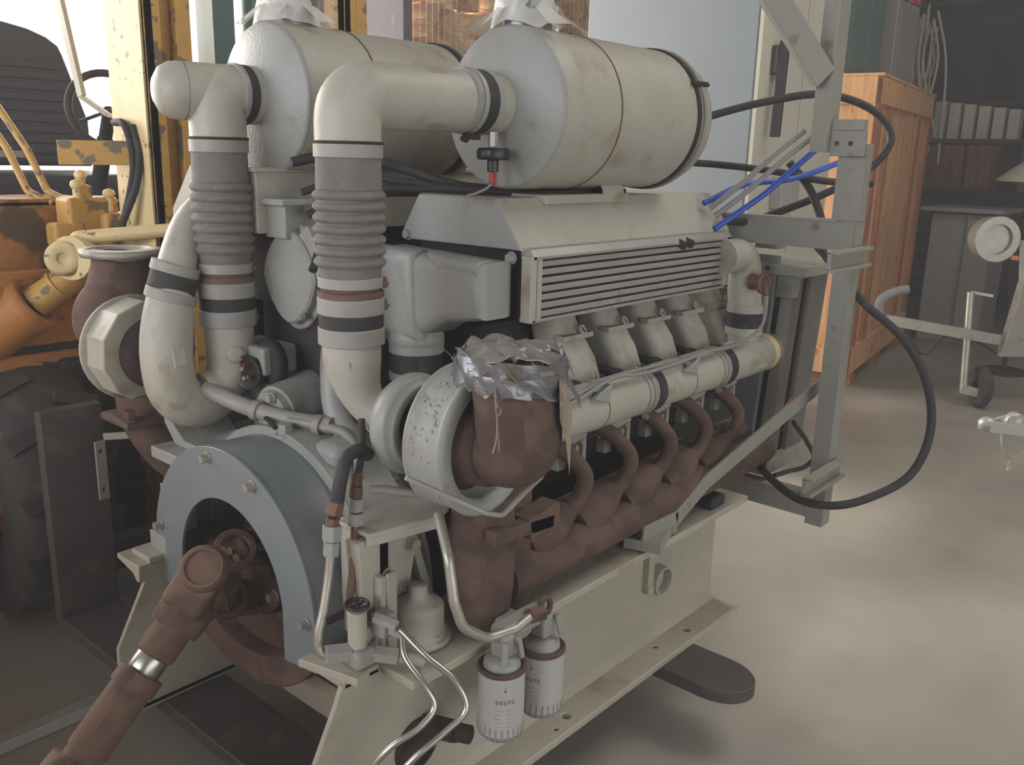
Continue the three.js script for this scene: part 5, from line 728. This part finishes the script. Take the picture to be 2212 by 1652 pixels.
// ---------------------------------------------------------------- stop valve and pipework at the beam end
{
  const t = thing('stop_valve', 'cream stop valve with black handwheel clamped to the beam end', 'valve', [0.99, 0.6, -1.24]);
  part(t, 'base_plate', prism([[0.93, -1.35], [0.962, -1.355], [1.0, -1.215], [0.965, -1.21]], 'y', 0.6, 0.618, 0.002), M.beamPaint);
  part(t, 'bonnet', cyl([1.0, 0.65, -1.25], [1.0, 0.735, -1.25], 0.019, 0.019, 26), M.beamPaint);
  part(t, 'body', [B(0.975, 1.03, 0.618, 0.66, -1.28, -1.22, 0.012), cyl([0.94, 0.655, -1.275], [0.985, 0.65, -1.255], 0.02, 0.02, 6), cyl([1.02, 0.64, -1.235], [1.06, 0.63, -1.2], 0.018, 0.018, 6), cyl([1.06, 0.63, -1.2], [1.1, 0.615, -1.165], 0.013, 0.013, 16)], M.band);
  const hw = part(t, 'handwheel', [torus([1.0, 0.748, -1.25], [0, 1, 0], 0.022, 0.004, 30, 8), cyl([1.0, 0.735, -1.25], [1.0, 0.752, -1.25], 0.007)], M.gloss, 'black spoked handwheel');
  for (let k = 0; k < 3; k++) { const a = (k * Math.PI) / 3; part(hw, 'spoke', bar([1 - 0.022 * Math.cos(a), 0.747, -1.25 - 0.022 * Math.sin(a)], [1 + 0.022 * Math.cos(a), 0.747, -1.25 + 0.022 * Math.sin(a)], 0.005, 0.004), M.gloss); }
  part(t, 'tee_block', [B(1.03, 1.07, 0.67, 0.72, -1.25, -1.21, 0.008), cyl([1.05, 0.69, -1.21], [1.06, 0.685, -1.17], 0.011, 0.011, 6), cyl([1.03, 0.715, -1.235], [1.05, 0.705, -1.19], 0.012, 0.012, 6)], M.band);
  part(t, 'angle_bracket', [B(1.06, 1.075, 0.6, 0.78, -1.27, -1.25, 0.002), B(1.075, 1.1, 0.6, 0.785, -1.252, -1.246, 0.001)], M.beamPaint);
}
single('steel_tube', 'shiny bent steel tube curving out below the stop valve', 'tube', [hose([[1.045, 0.69, -1.17], [1.03, 0.665, -1.145], [1.035, 0.625, -1.1], [1.04, 0.585, -1.075], [1.01, 0.555, -1.08], [0.96, 0.52, -1.11], [0.925, 0.46, -1.14], [0.9, 0.37, -1.16]], 0.0065, 60, 14)], M.steel);
single('steel_tube', 'shiny bent steel tube with the wider outer bend, beside the oil filter', 'tube', [hose([[1.05, 0.7, -1.18], [1.06, 0.665, -1.12], [1.085, 0.62, -1.06], [1.085, 0.575, -1.035], [1.045, 0.54, -1.05], [0.99, 0.5, -1.075], [0.955, 0.45, -1.1], [0.93, 0.37, -1.12]], 0.0065, 60, 14)], M.steel);
{
  const t = thing('oil_feed_line', 'black braided hose joined by rusty fittings to a steel tube', 'pipe', [0.96, 0.62, -1.28]);
  part(t, 'braided_hose', hose([[1.1, 1.01, -1.33], [1.07, 1.03, -1.32], [1.03, 1.025, -1.31], [1.01, 0.985, -1.305], [1.0, 0.94, -1.305]], 0.0135, 30, 14), M.rubber);
  part(t, 'union', [cyl([1.0, 0.945, -1.305], [0.99, 0.92, -1.305], 0.017, 0.017, 6), cyl([0.99, 0.915, -1.305], [0.987, 0.9, -1.305], 0.014, 0.014, 6)], M.brass, 'rusty brown union');
  part(t, 'union_nut', [cyl([0.988, 0.9, -1.305], [0.984, 0.87, -1.303], 0.02, 0.02, 6), cyl([0.984, 0.868, -1.303], [0.98, 0.84, -1.302], 0.016, 0.016, 6)], M.paintCoolLit);
  part(t, 'rigid_tube', hose([[0.98, 0.845, -1.302], [0.972, 0.8, -1.3], [0.955, 0.74, -1.295], [0.938, 0.69, -1.292], [0.938, 0.655, -1.285], [0.96, 0.64, -1.27]], 0.0085, 40, 14), M.zinc);
}
{
  const t = thing('fuel_line', 'thin bent line with paired brown fittings dropping behind the braided hose', 'pipe', [1.03, 0.65, -1.29]);
  part(t, 'upper_hose', hose([[1.1, 1.08, -1.35], [1.085, 1.04, -1.33], [1.06, 1.0, -1.31], [1.053, 0.985, -1.308]], 0.008, 20, 10), M.rubber);
  part(t, 'elbow_fitting', [cyl([1.053, 0.99, -1.308], [1.05, 0.965, -1.307], 0.011, 0.013, 6), cyl([1.05, 0.963, -1.307], [1.047, 0.94, -1.306], 0.014, 0.014, 6)], M.brass, 'brown fitting');
  part(t, 'union_nut', [cyl([1.047, 0.938, -1.306], [1.044, 0.912, -1.304], 0.015, 0.015, 6), cyl([1.044, 0.91, -1.304], [1.042, 0.885, -1.303], 0.018, 0.018, 6)], M.band);
  part(t, 'lower_tube', hose([[1.042, 0.89, -1.303], [1.025, 0.8, -1.292], [1.012, 0.73, -1.285], [1.02, 0.7, -1.27], [1.04, 0.695, -1.24]], 0.008, 36, 12), M.brass);
  part(t, 'cross_pipe', pipe([[1.07, 0.955, -1.29], [1.1, 0.95, -1.28], [1.17, 0.93, -1.24], [1.19, 0.96, -1.235], [1.2, 1.0, -1.235]], 0.009, 0.03, 12), M.band);
}
single('breather_pipe', 'dusty grey pipe bundle strapped across above the flywheel guard', 'pipe', [hose([[1.1, 1.03, -1.94], [1.14, 1.0, -1.83], [1.18, 0.985, -1.72], [1.22, 0.985, -1.6]], 0.02, 30, 16), hose([[1.17, 0.985, -1.7], [1.2, 0.985, -1.62], [1.22, 0.975, -1.55], [1.21, 0.94, -1.5], [1.19, 0.9, -1.47]], 0.011, 30, 12), ring([1.15, 0.995, -1.8], [0.35, -0.15, 1], 0.024, 0.018, 0.02), ring([1.205, 0.984, -1.63], [0.35, -0.05, 1], 0.024, 0.018, 0.02)], M.band);
// ---------------------------------------------------------------- indicators and loose wiring
{
  const t = thing('vacuum_indicator', 'black round filter indicator with red wire ends under the elbow sleeve', 'indicator', [1.51, 1.56, -1.4]);
  part(t, 'stem', cyl([1.53, 1.65, -1.4], [1.53, 1.615, -1.4], 0.011, 0.011, 6), M.zinc);
  part(t, 'housing', [lathe([1.53, 1.588, -1.4], [0, 1, 0], [[0, 0], [0, 0.034], [0.006, 0.037], [0.02, 0.037], [0.026, 0.033], [0.026, 0]], 30), cyl([1.53, 1.588, -1.4], [1.53, 1.562, -1.4], 0.013)], M.gloss);
  part(t, 'wire_boot', [cyl([1.526, 1.562, -1.4], [1.526, 1.535, -1.4], 0.006), cyl([1.536, 1.56, -1.4], [1.536, 1.533, -1.4], 0.005)], M.red, 'red wire boots');
}
{
  const t = thing('vacuum_indicator', 'black cup-shaped indicator with red terminals in front of the pump', 'indicator', [1.2, 1.04, -1.9]);
  part(t, 'cup', lathe([1.18, 1.066, -1.885], [0.95, 0, -0.3], [[0.005, 0], [0.005, 0.036], [-0.004, 0.04], [0, 0.043], [0.008, 0.042], [0.05, 0.036], [0.12, 0.034], [0.12, 0]], 36), M.gloss);
  part(t, 'terminal', [bar([1.176, 1.078, -1.884], [1.168, 1.088, -1.876], 0.005, 0.012), bar([1.178, 1.058, -1.876], [1.17, 1.06, -1.862], 0.005, 0.012)], M.red, 'red spade terminals');
  part(t, 'screw', [cyl([1.182, 1.075, -1.9], [1.174, 1.075, -1.897], 0.006), cyl([1.182, 1.052, -1.893], [1.174, 1.052, -1.89], 0.006)], M.zinc);
}
single('wiring_bundle', 'black cable loom lying over the cooler hood below the air cleaner', 'cable', [hose([[1.3, 1.57, -1.84], [1.42, 1.59, -1.8], [1.55, 1.56, -1.72], [1.62, 1.525, -1.62], [1.75, 1.512, -1.5], [1.95, 1.512, -1.44]], 0.012, 50, 10), hose([[1.32, 1.5, -1.83], [1.42, 1.535, -1.77], [1.52, 1.53, -1.68], [1.65, 1.513, -1.58], [1.8, 1.51, -1.47], [2.1, 1.51, -1.43]], 0.009, 50, 10), hose([[1.25, 1.33, -1.7], [1.33, 1.42, -1.74], [1.45, 1.505, -1.72], [1.55, 1.515, -1.66], [1.7, 1.51, -1.5], [1.9, 1.509, -1.46]], 0.01, 50, 10), hose([[1.3, 1.45, -1.78], [1.4, 1.48, -1.76], [1.52, 1.5, -1.75], [1.62, 1.5, -1.74]], 0.011, 30, 10)], M.rubber).userData.group = 'black cables';
single('sensor_wire', 'thin grey twin wire dropping from the indicator onto the hood', 'wire', hose([[1.528, 1.536, -1.4], [1.52, 1.525, -1.41], [1.505, 1.513, -1.43], [1.5, 1.508, -1.45]], 0.003, 20, 6), M.grey);
// cables and hoses at the cooler end
single('hydraulic_hose', 'thick black hose looping behind the upright frame down towards the floor', 'hose', hose([[2.55, 1.42, -1.35], [2.72, 1.4, -1.2], [2.68, 1.28, -1.03], [2.67, 1.2, -0.94], [2.72, 1.1, -0.83], [2.76, 0.97, -0.76], [2.75, 0.83, -0.73], [2.69, 0.71, -0.75], [2.6, 0.645, -0.82], [2.52, 0.615, -0.9], [2.5, 0.61, -1.0], [2.6, 0.64, -1.18], [2.75, 0.65, -1.3]], 0.0125, 120, 14), M.rubber);
single('hydraulic_hose', 'thick black hose arching over the splice plate from behind the air cleaner', 'hose', hose([[2.3, 1.6, -1.75], [2.45, 1.66, -1.68], [2.65, 1.715, -1.58], [2.85, 1.79, -1.4], [2.96, 1.815, -1.24], [3.05, 1.76, -1.11], [3.065, 1.68, -1.06], [3.0, 1.58, -1.1], [2.9, 1.5, -1.2], [2.8, 1.42, -1.35]], 0.0125, 100, 14), M.rubber);
single('hydraulic_hose', 'black hose running level from under the air cleaner to the upright', 'hose', hose([[2.15, 1.55, -1.62], [2.4, 1.585, -1.6], [2.6, 1.59, -1.5], [2.75, 1.57, -1.3], [2.85, 1.545, -1.18], [2.95, 1.54, -1.06]], 0.011, 60, 12), M.rubber);
single('hydraulic_hose', 'black hose dropping steeply behind the upper frame arm to the oil cooler', 'hose', hose([[2.8, 1.6, -1.28], [2.84, 1.52, -1.22], [2.86, 1.4, -1.17], [2.86, 1.32, -1.16]], 0.013, 40, 12), M.rubber);
single('blue_cable', 'blue sheathed cable running from the hood up to the frame splice', 'cable', hose([[2.44, 1.4, -1.33], [2.5, 1.44, -1.3], [2.58, 1.51, -1.24], [2.64, 1.58, -1.19], [2.7, 1.64, -1.15], [2.76, 1.7, -1.1]], 0.009, 40, 12), M.blue);
single('blue_cable', 'second blue cable sagging behind the pale cable towards the upright', 'cable', hose([[2.42, 1.475, -1.36], [2.55, 1.53, -1.3], [2.7, 1.55, -1.22], [2.82, 1.6, -1.13], [2.88, 1.64, -1.07]], 0.009, 40, 12), M.blue);
single('grey_cable', 'pale grey cable slanting from the hood corner to the top post', 'cable', [hose([[2.42, 1.44, -1.32], [2.46, 1.5, -1.26], [2.53, 1.6, -1.18], [2.58, 1.66, -1.13], [2.62, 1.7, -1.1]], 0.008, 30, 10), hose([[2.42, 1.46, -1.34], [2.46, 1.53, -1.27], [2.53, 1.63, -1.19], [2.58, 1.69, -1.14]], 0.008, 30, 10)], M.grey);
single('rear_hose', 'slim black tube crossing below the oil cooler behind the lower arm', 'hose', hose([[2.72, 0.78, -1.14], [2.8, 0.7, -1.12], [2.85, 0.63, -1.11], [2.84, 0.6, -1.13], [2.75, 0.6, -1.15], [2.66, 0.605, -1.16]], 0.008, 40, 10), M.rubber);
single('plug_connector', 'red and yellow plug lying behind the diagonal strut', 'connector', [cyl([2.64, 0.845, -1.13], [2.66, 0.87, -1.12], 0.012), cyl([2.62, 0.815, -1.14], [2.64, 0.845, -1.13], 0.011)], M.red);
// ---------------------------------------------------------------- plastic over the cleaner inlets
function bagged(x, y, z, label, seed, s = 1) {
  const t = thing('inlet_cover', label, 'plastic cover', [x, y, z], 'plastic covers on the cleaner inlets');
  const q = rng(seed), bag = new THREE.CylinderGeometry(0.066, 0.078, 0.13, 36, 10, true); bag.translate(x, y + 0.075, z); part(t, 'film_wrap', wobble(bag, 0.022, 30, seed), M.film);
  const top = new THREE.SphereGeometry(0.066, 30, 8, 0, Math.PI * 2, 0, Math.PI / 2); top.scale(1, 0.25, 1); top.translate(x, y + 0.14, z); part(t, 'film_top', wobble(top, 0.02, 34, seed + 1), M.film);
  part(t, 'tape_band', wobble(new THREE.CylinderGeometry(0.072, 0.07, 0.05, 36, 3, true).translate(x, y + 0.07, z), 0.01, 24, seed + 2), M.tape, 'grey tape band');
  const flaps = []; for (let k = 0; k < 7; k++) { const a = k * 0.9 + q(), r0 = 0.072, r1 = 0.1 + q() * 0.05 * s, c = Math.cos, si = Math.sin; const p = [[x + c(a - 0.3) * r0, y + 0.05, z + si(a - 0.3) * r0], [x + c(a + 0.3) * r0, y + 0.05, z + si(a + 0.3) * r0], [x + c(a + 0.2) * r1, y + 0.02 - q() * 0.02, z + si(a + 0.2) * r1], [x + c(a - 0.1) * (r1 + 0.015), y + 0.005, z + si(a - 0.1) * (r1 + 0.015)]]; const g = new THREE.BufferGeometry(); g.setAttribute('position', new THREE.Float32BufferAttribute([...p[0], ...p[1], ...p[2], ...p[0], ...p[2], ...p[3]], 3)); g.computeVertexNormals(); flaps.push(g); }
  for (const g of flaps) part(t, 'film_flap', g, M.film, 'loose flap of clear film');
}
bagged(1.7, nearY + 0.175, nz - 0.02, 'clear plastic and grey tape bunched over the inlet of the cooler-side cleaner', 31);
bagged(1.41, 1.89, fz - 0.02, 'clear plastic bag tied over the inlet of the mast-side air cleaner', 47, 1.4);

renderer.render(scene, camera);
